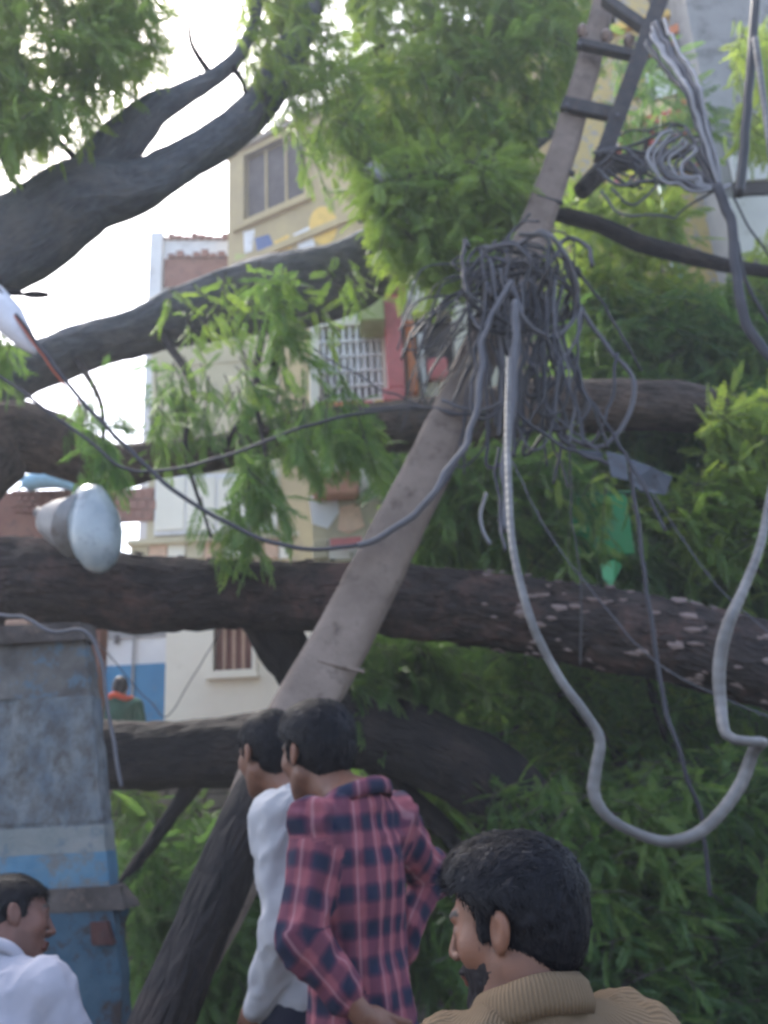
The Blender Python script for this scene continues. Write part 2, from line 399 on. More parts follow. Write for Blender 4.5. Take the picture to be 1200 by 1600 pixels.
def foliage(parent, polys, Y0, Y1, n, mat='leaf', hang=.8, bias=(.25, 0, 0), size=(.15, .27), tint=(.35, .2), per=8, protos=NEEM, twiglen=.45, clump=.55, seed=0, name='foliage', holes=(), twig=True, spread=.55):
    """sprays of fronds on drooping twigs through the volume seen inside the outlines"""
    n = int(n*1.5)
    allp = [q for pl in polys for q in pl]
    x0, x1 = min(q[0] for q in allp), max(q[0] for q in allp); y0, y1 = min(q[1] for q in allp), max(q[1] for q in allp)
    got = 0; A = []
    while got < n:
        x = RNG.uniform(x0, x1, 4*n); y = RNG.uniform(y0, y1, 4*n)
        ok = np.zeros(len(x), bool)
        for pl in polys: ok |= in_poly(x, y, pl)
        for h in holes: ok &= ~in_poly(x, y, h)
        if clump:
            q = fbm(np.stack([x/70., y/70., np.full_like(x, seed*3.3)], 1), 2, 50+seed); ok &= q > -clump+RNG.uniform(-.3, .1, len(x))-.15
        x, y = x[ok], y[ok]; A.append(np.stack([x, y], 1)); got += len(x)
    A = np.vstack(A)[:n]
    Yd = RNG.uniform(Y0, Y1, n)
    base = np.array([tuple(P(a, b, c)) for (a, b), c in zip(A, Yd)])
    td = np.stack([RNG.normal(0, spread, n)+bias[0], RNG.normal(0, spread*.8, n)+bias[1], -hang+RNG.normal(0, .3, n)+bias[2]], 1)
    td /= np.linalg.norm(td, axis=1)[:, None]
    tl = RNG.uniform(.5, 1.0, n)*twiglen
    ct = np.clip(tint[0]+tint[1]*(vnoise(base*1.6+seed, seed+3)*1.1)+RNG.normal(0, tint[1]*.45, n), 0, 1)
    k = np.tile(np.arange(per), n); idx = np.repeat(np.arange(n), per)
    t = (k+RNG.uniform(0, .8, len(k)))/per
    start = base[idx]-td[idx]*(tl[idx]*.5)[:, None]
    pos = start+td[idx]*(t*tl[idx])[:, None]
    d = td[idx]*(.25+.7*t)[:, None]+RNG.normal(0, .62, (len(k), 3))+np.array([bias[0]*.8, bias[1], -.35*hang])
    ln = RNG.uniform(size[0], size[1], len(k))
    o = build_fronds(name, pos, d, ln, ct[idx], M[mat], parent, protos)
    if twig:
        T = []
        for i in range(n):
            a = base[i]-td[i]*tl[i]*.5; b = base[i]+td[i]*tl[i]*.5; m = (a+b)/2+np.array([0, 0, .02])
            T.append(tube_arrays(np.array([a, m, b]), [.0038, .003, .0015], 4, cap=False))
        V, Q, bk = join(T)
        tw = mesh('twigs', V, Q, M['twig'], parent); tw['kind'] = 'stuff'
    return o
# ---------------------------------------------------------------- signed-distance bodies
def seg_d(Pt, a, b):
    ab = b-a; t = np.clip(((Pt-a)@ab)/(ab@ab+1e-12), 0, 1); return np.linalg.norm(Pt-a-t[..., None]*ab, axis=-1), t
class Sdf:
    def __init__(s, lo, hi, fine, h=.009, hf=.0045):
        s.ax = []
        for k in range(3):
            x = lo[k]; out = [x]
            while x < hi[k]:
                f = any(b[k][0]-.01 <= x <= b[k][1]+.01 for b in fine); x += hf if f else h; out.append(x)
            s.ax.append(np.array(out))
        s.F = np.full([len(a) for a in s.ax], .5, dtype=np.float32)
    def sub(s, lo, hi, m):
        sl = []
        for k in range(3):
            i0 = max(0, np.searchsorted(s.ax[k], lo[k]-m)-1); i1 = min(len(s.ax[k]), np.searchsorted(s.ax[k], hi[k]+m)+1)
            sl.append(slice(i0, max(i0+1, i1)))
        G = np.stack(np.meshgrid(*[s.ax[k][sl[k]] for k in range(3)], indexing='ij'), -1)
        return tuple(sl), G
    def put(s, sl, d, k, sub=False):
        f = s.F[sl]
        if sub:
            h = np.clip(.5-.5*(f+d)/k, 0, 1); s.F[sl] = f*(1-h)+(-d)*h+k*h*(1-h)
        else:
            h = np.clip(.5+.5*(f-d)/k, 0, 1); s.F[sl] = f*(1-h)+d*h-k*h*(1-h)
    def rc(s, a, b, ra, rb, k=.02, sub=False, fr=None):
        a, b = np.array(a, float), np.array(b, float)
        if fr is not None: a, b = fr(a), fr(b)
        r = max(ra, rb)
        sl, G = s.sub(np.minimum(a, b)-r, np.maximum(a, b)+r, .06)
        d, t = seg_d(G, a, b); s.put(sl, d-(ra+(rb-ra)*t), k, sub)
    def ell(s, c, r, k=.02, sub=False, fr=None, Rl=None):
        """ellipsoid in frame fr (affine callable with .R) """
        c = np.array(c, float); r = np.array(r, float)
        Rm = np.eye(3)
        if fr is not None: c = fr(c); Rm = fr.R
        if Rl is not None: Rm = Rm@Rl
        m = r.max(); sl, G = s.sub(c-m, c+m, .06)
        q = (G-c)@Rm
        k0 = np.linalg.norm(q/r, axis=-1); k1 = np.linalg.norm(q/(r*r), axis=-1)+1e-9
        d = k0*(k0-1)/k1
        s.put(sl, d, k, sub)
    def cut(s, fn):
        """keep only where fn(P) < 0"""
        G = np.stack(np.meshgrid(*s.ax, indexing='ij'), -1); s.F = np.maximum(s.F, fn(G).astype(np.float32))
    def mesh(s):
        F_ = s.F; ins = F_ < 0
        X, Y, Z = s.ax
        def cor(A, i, j, k):
            nx, ny, nz = F_.shape; return A[i:nx-1+i, j:ny-1+j, k:nz-1+k]
        cnt = sum(cor(ins, i, j, k).astype(np.int8) for i in (0, 1) for j in (0, 1) for k in (0, 1))
        act = (cnt > 0) & (cnt < 8)
        ids = np.argwhere(act); idx = -np.ones(act.shape, np.int64); idx[act] = np.arange(len(ids))
        acc = np.zeros((len(ids), 3)); w = np.zeros(len(ids))
        I, J, K = ids.T
        for ax in range(3):
            for u in (0, 1):
                for v in (0, 1):
                    o0 = [0, 0, 0]; o1 = [0, 0, 0]; oth = [q for q in range(3) if q != ax]
                    o0[oth[0]] = o1[oth[0]] = u; o0[oth[1]] = o1[oth[1]] = v; o1[ax] = 1
                    f0 = F_[I+o0[0], J+o0[1], K+o0[2]]; f1 = F_[I+o1[0], J+o1[1], K+o1[2]]
                    m = (f0 < 0) != (f1 < 0); t = np.where(m, f0/(f0-f1+1e-12), 0)
                    p0 = np.stack([X[I+o0[0]], Y[J+o0[1]], Z[K+o0[2]]], 1); p1 = np.stack([X[I+o1[0]], Y[J+o1[1]], Z[K+o1[2]]], 1)
                    acc[m] += (p0+(p1-p0)*t[:, None])[m]; w[m] += 1
        V = acc/w[:, None]; Q = []
        # faces
        for ax in range(3):
            A = np.moveaxis(F_, ax, 0) < 0; Ix = np.moveaxis(idx, ax, 0)
            a, b = A[:-1, 1:-1, 1:-1], A[1:, 1:-1, 1:-1]
            ch = np.argwhere(a != b); i, j, k = ch.T
            q = np.stack([Ix[i, j, k], Ix[i, j+1, k], Ix[i, j+1, k+1], Ix[i, j, k+1]], 1)
            fl = a[i, j, k] ^ (ax == 1)
            q[~fl] = q[~fl][:, ::-1]; Q.append(q)
        Q = np.vstack(Q); Q = Q[(Q >= 0).all(1)]
        return V, Q
def vnormals(V, Q):
    n = np.cross(V[Q[:, 2]]-V[Q[:, 0]], V[Q[:, 3]]-V[Q[:, 1]]); N_ = np.zeros_like(V)
    for k in range(4): np.add.at(N_, Q[:, k], n)
    return N_/(np.linalg.norm(N_, axis=1)[:, None]+1e-12)
class Fr:
    def __init__(s, R, o, pivot=(0, 0, 0)): s.R = np.array(R, float); s.o = np.array(o, float); s.p = np.array(pivot, float)
    def __call__(s, x): return s.R@(np.asarray(x, float)-s.p)+s.o
    def inv(s, X): return (X-s.o)@s.R+s.p
def eul(ax, deg): return np.array(Matrix.Rotation(R_(deg), 3, ax))

def skin_mat(name, c):
    m, t, b, out = nodes(name)
    a = N(t, 'ShaderNodeAttribute', attribute_name='col')
    n = N(t, 'ShaderNodeTexNoise', i_Scale=22.0, i_Detail=6.0); L(t, coordsrc(t, None), n.inputs['Vector'])
    r = N(t, 'ShaderNodeValToRGB'); r.color_ramp.elements[0].position = .3; r.color_ramp.elements[1].position = .7
    r.color_ramp.elements[0].color = c4(tuple(x*.78 for x in c)); r.color_ramp.elements[1].color = c4(tuple(x*1.15 for x in c)); L(t, n.outputs[0], r.inputs[0])
    mx = N(t, 'ShaderNodeMix', data_type='RGBA', blend_type='MULTIPLY', i_0=1.0); L(t, r.outputs[0], mx.inputs[6]); L(t, a.outputs['Color'], mx.inputs[7])
    L(t, mx.outputs[2], b.inputs['Base Color']); b.inputs['Roughness'].default_value = .52; b.inputs['Specular IOR Level'].default_value = .4
    b.inputs['Subsurface Weight'].default_value = .08; b.inputs['Subsurface Radius'].default_value = (.012, .004, .002); b.inputs['Subsurface Scale'].default_value = .5
    n2 = N(t, 'ShaderNodeTexNoise', i_Scale=260.0, i_Detail=3.0); L(t, coordsrc(t, None), n2.inputs['Vector'])
    bp = N(t, 'ShaderNodeBump', i_Strength=.18, i_Distance=.002); L(t, n2.outputs[0], bp.inputs['Height']); L(t, bp.outputs[0], b.inputs['Normal'])
    return m
def hair_mat(name, c=(.003, .0032, .005)):
    m, t, b, out = nodes(name)
    n = N(t, 'ShaderNodeTexNoise', i_Scale=60.0, i_Detail=4.0); mp = N(t, 'ShaderNodeMapping'); mp.inputs['Scale'].default_value = (1, 2.5, 1); L(t, coordsrc(t, None), mp.inputs[0]); L(t, mp.outputs[0], n.inputs['Vector'])
    r = N(t, 'ShaderNodeValToRGB'); r.color_ramp.elements[0].color = c4(c); r.color_ramp.elements[1].color = c4(tuple(x*2.6 for x in c)); L(t, n.outputs[0], r.inputs[0]); L(t, r.outputs[0], b.inputs['Base Color'])
    b.inputs['Roughness'].default_value = .5; b.inputs['Specular IOR Level'].default_value = .14
    bp = N(t, 'ShaderNodeBump', i_Strength=.4, i_Distance=.004); L(t, n.outputs[0], bp.inputs['Height']); L(t, bp.outputs[0], b.inputs['Normal'])
    return m
def cloth_mat(name, kind, base, **kw):
    m, t, b, out = nodes(name)
    src = coordsrc(t, 'cloth'); sp = N(t, 'ShaderNodeSeparateXYZ'); L(t, src, sp.inputs[0])
    wv = N(t, 'ShaderNodeTexNoise', i_Scale=9.0, i_Detail=3.0); L(t, src, wv.inputs['Vector'])
    height = None
    if kind == 'plaid':
        def stripe(o, per, duty, soft, ph=0.0):
            a = N(t, 'ShaderNodeMath', operation='MULTIPLY_ADD', i_1=2*math.pi/per, i_2=ph); L(t, o, a.inputs[0])
            s_ = N(t, 'ShaderNodeMath', operation='SINE'); L(t, a.outputs[0], s_.inputs[0])
            r = N(t, 'ShaderNodeMapRange'); r.inputs[1].default_value = duty-soft; r.inputs[2].default_value = duty+soft; L(t, s_.outputs[0], r.inputs[0]); return r.outputs[0]
        per = .078
        su, sv = stripe(sp.outputs[0], per, -.15, .5), stripe(sp.outputs[1], per, .1, .5)
        m1 = N(t, 'ShaderNodeMath', operation='MULTIPLY'); L(t, su, m1.inputs[0]); L(t, sv, m1.inputs[1])
        ad = N(t, 'ShaderNodeMath', operation='ADD'); L(t, su, ad.inputs[0]); L(t, sv, ad.inputs[1])
        hf = N(t, 'ShaderNodeMath', operation='MULTIPLY_ADD', i_1=.24, i_2=0.0); L(t, ad.outputs[0], hf.inputs[0])
        tt = N(t, 'ShaderNodeMath', operation='MULTIPLY_ADD', i_1=.5); L(t, m1.outputs[0], tt.inputs[0]); L(t, hf.outputs[0], tt.inputs[2])
        r = N(t, 'ShaderNodeValToRGB'); cr = r.color_ramp; cr.elements[0].color = (.215, .068, .085, 1); cr.elements[1].color = (.014, .02, .042, 1); e = cr.elements.new(.3); e.color = (.085, .03, .052, 1)
        L(t, tt.outputs[0], r.inputs[0])
        lt = stripe(sp.outputs[0], per, .965, .03, 2.6)
        mx = N(t, 'ShaderNodeMix', data_type='RGBA'); mx.inputs[7].default_value = (.4, .25, .27, 1); L(t, r.outputs[0], mx.inputs[6])
        lm = N(t, 'ShaderNodeMath', operation='MULTIPLY', i_1=.3); L(t, lt, lm.inputs[0]); L(t, lm.outputs[0], mx.inputs[0]); col = mx.outputs[2]
    elif kind == 'rib':
        a = N(t, 'ShaderNodeMath', operation='MULTIPLY', i_1=2*math.pi/.0062); L(t, sp.outputs[0], a.inputs[0])
        s_ = N(t, 'ShaderNodeMath', operation='SINE'); L(t, a.outputs[0], s_.inputs[0]); height = s_.outputs[0]
        r = N(t, 'ShaderNodeValToRGB'); r.color_ramp.elements[0].color = c4(tuple(x*.62 for x in base)); r.color_ramp.elements[1].color = c4(base)
        ma = N(t, 'ShaderNodeMath', operation='MULTIPLY_ADD', i_1=.3, i_2=.3); L(t, height, ma.inputs[0])
        m2 = N(t, 'ShaderNodeMath', operation='ADD'); L(t, ma.outputs[0], m2.inputs[0]); wn = N(t, 'ShaderNodeMath', operation='MULTIPLY', i_1=.45); L(t, wv.outputs[0], wn.inputs[0]); L(t, wn.outputs[0], m2.inputs[1])
        L(t, m2.outputs[0], r.inputs[0]); col = r.outputs[0]
    else:
        r = N(t, 'ShaderNodeValToRGB'); r.color_ramp.elements[0].color = c4(tuple(x*.86 for x in base)); r.color_ramp.elements[1].color = c4(base); L(t, wv.outputs[0], r.inputs[0]); col = r.outputs[0]
    L(t, col, b.inputs['Base Color']); b.inputs['Roughness'].default_value = .9; b.inputs['Specular IOR Level'].default_value = .15
    fine = N(t, 'ShaderNodeTexNoise', i_Scale=420.0, i_Detail=2.0); L(t, coordsrc(t, None), fine.inputs['Vector'])
    bp = N(t, 'ShaderNodeBump', i_Strength=.25, i_Distance=.002); L(t, fine.outputs[0], bp.inputs['Height'])
    if height is not None:
        b2 = N(t, 'ShaderNodeBump', i_Strength=.55, i_Distance=.0018); L(t, height, b2.inputs['Height']); L(t, bp.outputs[0], b2.inputs['Normal']); bp = b2
    L(t, bp.outputs[0], b.inputs['Normal'])
    return m

def make_person(label, loc, yaw, s=1.0, head_yaw=0, head_pitch=0, tilt=0, arms=None, skin=(.22, .105, .062), shirt=None, trousers=None,
                sleeve=(.28, .28), collar=.02, hairvol=1.0, beard=False, coarse=False, group=None, hem=.86, neck_up=0, belly=0, scarf=None, seed=0, extra=None, seam=0.0, name='person', clean=True, lean_head=0.0, shirt_name='shirt', slim=1.0):
    """forward +x, left +y, up +z in the person's own frame; yaw in degrees from world +x"""
    root = thing(name, label, 'person', loc, R_(yaw), group)
    HIP = np.array([0, 0, .95])
    def sq(V):
        if slim == 1: return V
        q = up.inv(V); w = np.clip((1.50-q[:, 2])/.10, 0, 1); q[:, 1] *= 1-(1-slim)*w; q[:, 0] *= 1-(1-slim)*.6*w; return q@up.R.T+up.o-up.p@up.R.T
    up = Fr(eul('Y', tilt), HIP, HIP)
    hd = np.array([.02+lean_head, 0, 1.60+neck_up])
    Rh = up.R@eul('Z', head_yaw)@eul('Y', head_pitch)
    hf = Fr(Rh, up(hd))
    sh = {1: np.array([-.005, .185, 1.405]), -1: np.array([-.005, -.185, 1.405])}
    arms = arms or {}
    jo = {}
    for sd in (1, -1):
        el, wr, hdir, pn = arms.get(sd, ((-.02, .25*sd, 1.13), (.07, .26*sd, .89), (.15, -.05*sd, -1), (0, -sd, 0)))
        jo[sd] = [sh[sd], np.array(el, float), np.array(wr, float), np.array(hdir, float)/np.linalg.norm(hdir), np.array(pn, float)/np.linalg.norm(pn)]
    hc = up(hd)
    fine = [[(hc[k]-.15, hc[k]+.15) for k in range(3)]]
    for sd in (1, -1):
        w = up(jo[sd][2]+jo[sd][3]*.08); fine.append([(w[k]-.11, w[k]+.11) for k in range(3)])
    lo = (-.55, -.62, -.02); hi = (.75, .62, 1.95)
    pts = np.array([up(j) for sd in (1, -1) for j in (jo[sd][1], jo[sd][2], jo[sd][2]+jo[sd][3]*.2)]+[hc])
    lo = np.minimum(np.minimum(pts.min(0)-.16, [-.26, -.28, -.02]), 9); hi = np.maximum(pts.max(0)+.16, [.3, .28, 0])
    h, hf_ = (.016, .012) if coarse else (.011, .0045)
    B = Sdf(lo, hi, fine, h, hf_)
    def torso(G, inf=0.0, k=.05):
        G.ell((0, 0, .95), (.115+inf, .165+inf, .13+inf), k, fr=up); G.ell((.005+belly*.4, 0, 1.10), (.105+inf+belly, .148+inf+belly*.6, .16+inf), k, fr=up)
        G.ell((.0, 0, 1.28), (.118+inf, .170+inf, .165+inf), k, fr=up)
        G.rc((-.005, -.145, 1.40), (-.005, .145, 1.40), .058+inf, .058+inf, k, fr=up)
        for sd in (1, -1): G.rc((-.015, 0, 1.47), (-.01, sd*.14, 1.425), .05+inf*.8, .045+inf, .04, fr=up)
    def legs(G, inf=0.0, feet=True):
        for sd in (1, -1):
            G.rc((0, sd*.085, .90), (.015, sd*.10, .49), .088+inf, .058+inf, .03); G.rc((.015, sd*.10, .49), (-.02, sd*.10, .10), .056+inf, .042+inf, .02)
            if feet: G.rc((-.045, sd*.10, .045), (.13, sd*.115, .032), .038+inf, .03+inf, .02)
    torso(B); legs(B)
    B.rc((-.01, 0, 1.44), hd+np.array([-.022, 0, -.05]), .060, .056, .03, fr=up)
    # head
    H = lambda *a, **k: B.ell(*a, fr=hf, **k); HC = lambda *a, **k: B.rc(*a, fr=hf, **k)
    H((-.014, 0, .028), (.098, .074, .086), k=.02); H((.028, 0, -.035), (.058, .058, .082), k=.03)
    for sd in (1, -1):
        HC((-.005, sd*.050, -.055), (.062, sd*.016, -.104), .020, .015, k=.025); H((.052, sd*.042, -.022), (.026, .022, .026), k=.02)
    HC((.066, 0, -.106), (.070, 0, -.098), .016, .015, k=.02)
    HC((.078, -.032, .024), (.078, .032, .024), .011, .011, k=.012)
    for sd in (1, -1): H((.098, sd*.031, .004), (.016, .019, .012), k=.012, sub=True)
    for sd in (1, -1): H((.074, sd*.031, .003), (.013, .014, .012), k=.003)
    HC((.086, 0, .018), (.106, 0, -.027), .0065, .0095, k=.008)
    for sd in (1, -1): H((.096, sd*.011, -.032), (.010, .007, .007), k=.006)
    H((.086, 0, -.060), (.013, .024, .0065), k=.005); H((.083, 0, -.071), (.012, .020, .0075), k=.005)
    for sd in (1, -1):
        Rl = eul('X', 0)@eul('Z', -sd*22)@eul('Y', -12)
        H((-.008, sd*.081, -.006), (.019, .0065, .031), k=.006, Rl=Rl); H((-.012, sd*.078, .0), (.013, .009, .02), k=.008, Rl=Rl)
        H((-.002, sd*.090, -.002), (.009, .008, .017), k=.004, sub=True, Rl=Rl)
    # arms and hands
    for sd in (1, -1):
        s0, el, wr, hdv, pn = jo[sd]
        B.rc(s0, el, .052, .040, .03, fr=up); B.rc(el, el+(wr-el)*.35, .041, .042, .015, fr=up); B.rc(el+(wr-el)*.35, wr, .042, .026, .015, fr=up)
        pn = pn-hdv*(pn@hdv); pn /= np.linalg.norm(pn); side = np.cross(hdv, pn)*sd  # towards the thumb
        Rp = np.stack([hdv, side, pn], 1)
        B.ell(wr+hdv*.052, (.05, .040, .016), .012, fr=up, Rl=Rp); B.rc(wr, wr+hdv*.03, .025, .022, .015, fr=up)
        for q, (so, ln) in enumerate(((.030, .070), (.010, .080), (-.011, .075), (-.030, .058))):
            a = wr+hdv*.085+side*so; d1 = hdv*.94+pn*.30+side*so*1.5; d1 /= np.linalg.norm(d1); b_ = a+d1*ln*.5; d2 = hdv*.72+pn*.72; d2 /= np.linalg.norm(d2); c_ = b_+d2*ln*.5
            B.rc(a-hdv*.02, b_, .0095, .0085, .004, fr=up); B.rc(b_, c_, .0082, .007, .003, fr=up)
        a = wr+hdv*.02+side*.026; b_ = a+(hdv*.6+side*.7+pn*.25)*.045; c_ = b_+(hdv*.9+side*.1+pn*.35)*.032
        B.rc(a, b_, .014, .010, .01, fr=up); B.rc(b_, c_, .010, .008, .004, fr=up)
    V, Q = B.mesh()
    hl = hf.inv(V); nearh = np.linalg.norm(hl, axis=1) < .17
    col = np.ones((len(V), 4)); 
    def paint(m, c): col[m, :3] = c
    sd_ = np.abs(hl[:, 1])
    paint(nearh & (hl[:, 0] > .07) & (sd_ < .024) & (hl[:, 2] < -.055) & (hl[:, 2] > -.078), (.75, .5, .5))
    paint(nearh & (hl[:, 0] > .068) & (sd_ > .014) & (sd_ < .046) & (hl[:, 2] > .024) & (hl[:, 2] < .034), (.08, .08, .08))
    paint(nearh & (hl[:, 0] > .07) & (np.abs(sd_-.031) < .012) & (np.abs(hl[:, 2]-.003) < .006), (.75, .95, 1.15))
    paint(nearh & (hl[:, 0] > .07) & (np.abs(sd_-.031) < .005) & (np.abs(hl[:, 2]-.003) < .006), (.05, .05, .05))
    stub = nearh & (hl[:, 0] > .0) & (hl[:, 2] < -.045) & (hl[:, 2] > -.12)
    if clean: col[stub & (col[:, 0] == 1), :3] *= .82
    body = mesh('body', sq(V)*s, Q, skin_mat('skin', skin), root, attrs={'col': col}, local=True)
    # hair
    fb = [[(hc[k]-.17, hc[k]+.17) for k in range(3)]]
    G = Sdf(hc-.18, hc+.18, fb, .01, .009 if coarse else .0038)
    G.ell((-.016, 0, .036), (.107*(.5+.5*hairvol), .083*(.5+.5*hairvol), .092*(.35+.65*hairvol)), .01, fr=hf); G.ell((-.058, 0, -.012), (.056, .062, .072), .03, fr=hf)
    if hairvol > 1: G.ell((.03, 0, .085), (.062, .06, .045), .03, fr=hf)
    for sd in (1, -1): G.ell((-.006, sd*.098, -.012), (.034, .03, .046), .008, sub=True, fr=hf)
    def region(X):
        q = hf.inv(X); n_ = .006*np.sin(q[..., 1]*260)+.004*np.sin(q[..., 1]*611+q[..., 0]*90)
        front = (q[..., 0]+.010)*.82+.004-q[..., 2]; side_b = np.where(np.abs(q[..., 1]) > .062, (q[..., 0]-.028), 1)
        back = -.078-q[..., 2]
        return np.where(q[..., 0] > -.012, np.minimum(front, np.maximum(side_b, -.03-q[..., 2])), back)+n_
    G.cut(region)
    V, Q = G.mesh(); nn = vnormals(V, Q)
    q = hf.inv(V); V = V+nn*(.0035*fbm(q*np.array([55, 120, 55]), 2, seed)+.0018*fbm(q*np.array([30, 60, 30]), 2, seed+9))[:, None]
    hair = mesh('hair', V*s, Q, hair_mat('black_hair'), root, local=True)
    if not coarse:                # loose strands over the hair surface
        ns = 9000; pick = RNG.integers(0, len(V), ns); v0 = V[pick]; n0 = nn[pick]; ql = hf.inv(v0)
        flow = np.stack([np.where(ql[:, 2] > .06, .9, -.25), np.sign(ql[:, 1])*.3, -.25-2.2*np.clip(.07-ql[:, 2], 0, .1)*4], 1)@hf.R.T
        flow += RNG.normal(0, .28, (ns, 3)); flow -= n0*(flow*n0).sum(1)[:, None]; flow /= np.linalg.norm(flow, axis=1)[:, None]
        ln = RNG.uniform(.010, .024, ns)*np.where(ql[:, 2] > .03, 1.2, .7); sdv = np.cross(flow, n0)*.0008
        a = v0-n0*.002; b_ = a+flow*ln[:, None]*.5+n0*.0035; c_ = a+flow*ln[:, None]+n0*(RNG.uniform(.0005, .005, ns))[:, None]
        SV = np.stack([a-sdv, a+sdv, b_+sdv, b_-sdv, c_+sdv*.3, c_-sdv*.3], 1).reshape(-1, 3); k = np.arange(ns)[:, None]*6
        SQ = np.vstack([k+np.array([[0, 1, 2, 3]]), k+np.array([[3, 2, 4, 5]])])
        st = mesh('hair_strands', SV*s, SQ, hair.data.materials[0], hair, local=True); st['kind'] = 'stuff'
    if beard:
        G = Sdf(hc-.18, hc+.18, fb, .01, .0038)
        G.ell((.030, 0, -.040), (.060, .0635, .086), .02, fr=hf)
        for sd in (1, -1): G.rc((-.005, sd*.052, -.055), (.064, sd*.018, -.108), .025, .024, .02, fr=hf)
        G.rc((.070, 0, -.112), (.072, 0, -.1), .024, .022, .02, fr=hf); G.ell((.088, 0, -.054), (.012, .028, .008), .006, fr=hf)
        G.ell((.094, 0, -.066), (.02, .021, .0085), .004, sub=True, fr=hf)
        def reg(X):
            q = hf.inv(X); ay = np.abs(q[..., 1]); line = -.044-.012*(ay < .03)+np.clip(.045-q[..., 0], 0, .08)*.9
            line = np.where((q[..., 0] > .07) & (ay < .03), -.047, line)
            return np.maximum(q[..., 2]-line, -.008-q[..., 0]-.25*(q[..., 2]+.05))
        G.cut(reg); V, Q = G.mesh(); nn = vnormals(V, Q); V = V+nn*(.0015*fbm(V*150, 2, 4))[:, None]
        mesh('beard', V*s, Q, hair_mat('beard_hair', (.006, .005, .006)), root, local=True)
    # clothes
    def cloth_attr(V):
        q = up.inv(V); u = (np.arctan2(q[:, 1], -q[:, 0]-seam*q[:, 1]))*.16; v = q[:, 2].copy(); w = np.zeros(len(V))
        dt = np.abs(q[:, 1]) - .17
        for sd in (1, -1):
            s0, el, wr = jo[sd][:3]
            d0, t0 = seg_d(q, s0, el); d1, t1 = seg_d(q, el, wr)
            l0 = np.linalg.norm(el-s0); l1 = np.linalg.norm(wr-el)
            ax = np.where((d0 < d1)[:, None], (el-s0)/l0, (wr-el)/l1); al = np.where(d0 < d1, t0*l0, l0+t1*l1)
            c = np.where((d0 < d1)[:, None], s0+(el-s0)*t0[:, None], el+(wr-el)*t1[:, None]); rel = q-c
            ref = np.array([0, sd*1.0, 0])-ax*(ax@np.array([0, sd*1., 0]))[:, None]; ref /= np.linalg.norm(ref, axis=1)[:, None]; oth = np.cross(ax, ref)
            ang = np.arctan2((rel*oth).sum(1), (rel*ref).sum(1))
            # sleeve where the sleeve tube is nearer than the trunk
            tr = np.sqrt((q[:, 0]/.125)**2+(q[:, 1]/.17)**2)
            m = (np.minimum(d0, d1) < .085) & ((tr > 1.12) | (np.minimum(d0, d1) < .05)) & (sd*q[:, 1] > .1)
            m &= ~((t0 < .12) & (d0 < d1))
            u = np.where(m, ang*.055, u); v = np.where(m, 1.42-al, v)
        return np.stack([u, v, w], 1)
    if shirt:
        G = Sdf(lo, hi, [], .014 if coarse else .0085, .0085)
        torso(G, .014, .05)
        G.rc((0, 0, 1.0), (0, 0, hem), .13, .135, .05, fr=up); G.ell((0, 0, hem+.05), (.125, .172, .09), .04, fr=up)
        for sd in (1, -1):
            s0, el, wr = jo[sd][:3]; L0 = np.linalg.norm(el-s0); sl = sleeve[0 if sd == 1 else 1]
            a_ = min(1, sl/L0); G.rc(s0, s0+(el-s0)*a_, .069, .061, .035, fr=up)
            if sl > L0:
                L1 = np.linalg.norm(wr-el); b_ = min(.97, (sl-L0)/L1); e2 = el+(wr-el)*b_; G.rc(el, e2, .061, .052-.008*b_, .02, fr=up); G.rc(e2-(wr-el)/L1*.022, e2, .052-.008*b_, .052-.008*b_, .006, fr=up)
        def cutf(X):
            q = up.inv(X)
            neckr = np.linalg.norm(q[..., :2]-np.array([.0, 0]), axis=-1)
            top = np.maximum(q[..., 2]-(1.492-q[..., 0]*.25), -9)
            return np.maximum(np.where(neckr < .2, top, -1), hem-.03-q[..., 2])
        G.cut(cutf); V, Q = G.mesh(); nn = vnormals(V, Q)
        q = up.inv(V)
        amp = .0085 if not coarse else .003
        fold = np.abs(fbm(q*np.array([9, 9, 5])+seed+np.stack([q[:, 2]*3, q[:, 0]*0, q[:, 1]*4], 1), 3, seed+21))
        V = V+nn*np.maximum(amp*(1.1-fold*3.2)+.0015*fbm(q*55, 2, 3), -.0075)[:, None]
        sh_o = mesh(shirt_name, sq(V)*s, Q, shirt, root, attrs={'cloth': cloth_attr(V)}, local=True)
        # collar: an open band standing round the neck
        n = 40; rings = []
        a = np.linspace(.35, 2*np.pi-.35, n) if not beard else np.linspace(0.2, 2*np.pi-.2, n)
        ch = collar
        prof = ((.078, 0), (.073, ch*.55), (.074, ch), (.080, ch*1.02), (.088, ch*.75), (.094, ch*.05), (.09, -.012))
        CV = []
        for r_, z_ in prof:
            x = np.cos(a)*r_*.98-.006; y = np.sin(a)*r_; z = 1.468+z_+np.sin(a*5)*.0012-x*.35
            CV.append(np.array([up(v) for v in np.stack([x, y, z], 1)]))
        CV = np.stack(CV, 0); npf = len(prof); idx = np.arange(npf*n).reshape(npf, n)
        CQ = np.stack([idx[:-1, :-1], idx[:-1, 1:], idx[1:, 1:], idx[1:, :-1]], -1).reshape(-1, 4)
        cv = CV.reshape(-1, 3); q = up.inv(cv)
        cu = np.stack([np.arctan2(q[:, 1], -q[:, 0])*.09, q[:, 2], q[:, 2]*0], 1)
        co = mesh('collar', cv*s, CQ, shirt, sh_o, attrs={'cloth': cu}, local=True)
        sol = co.modifiers.new('thickness', 'SOLIDIFY'); sol.thickness = .004
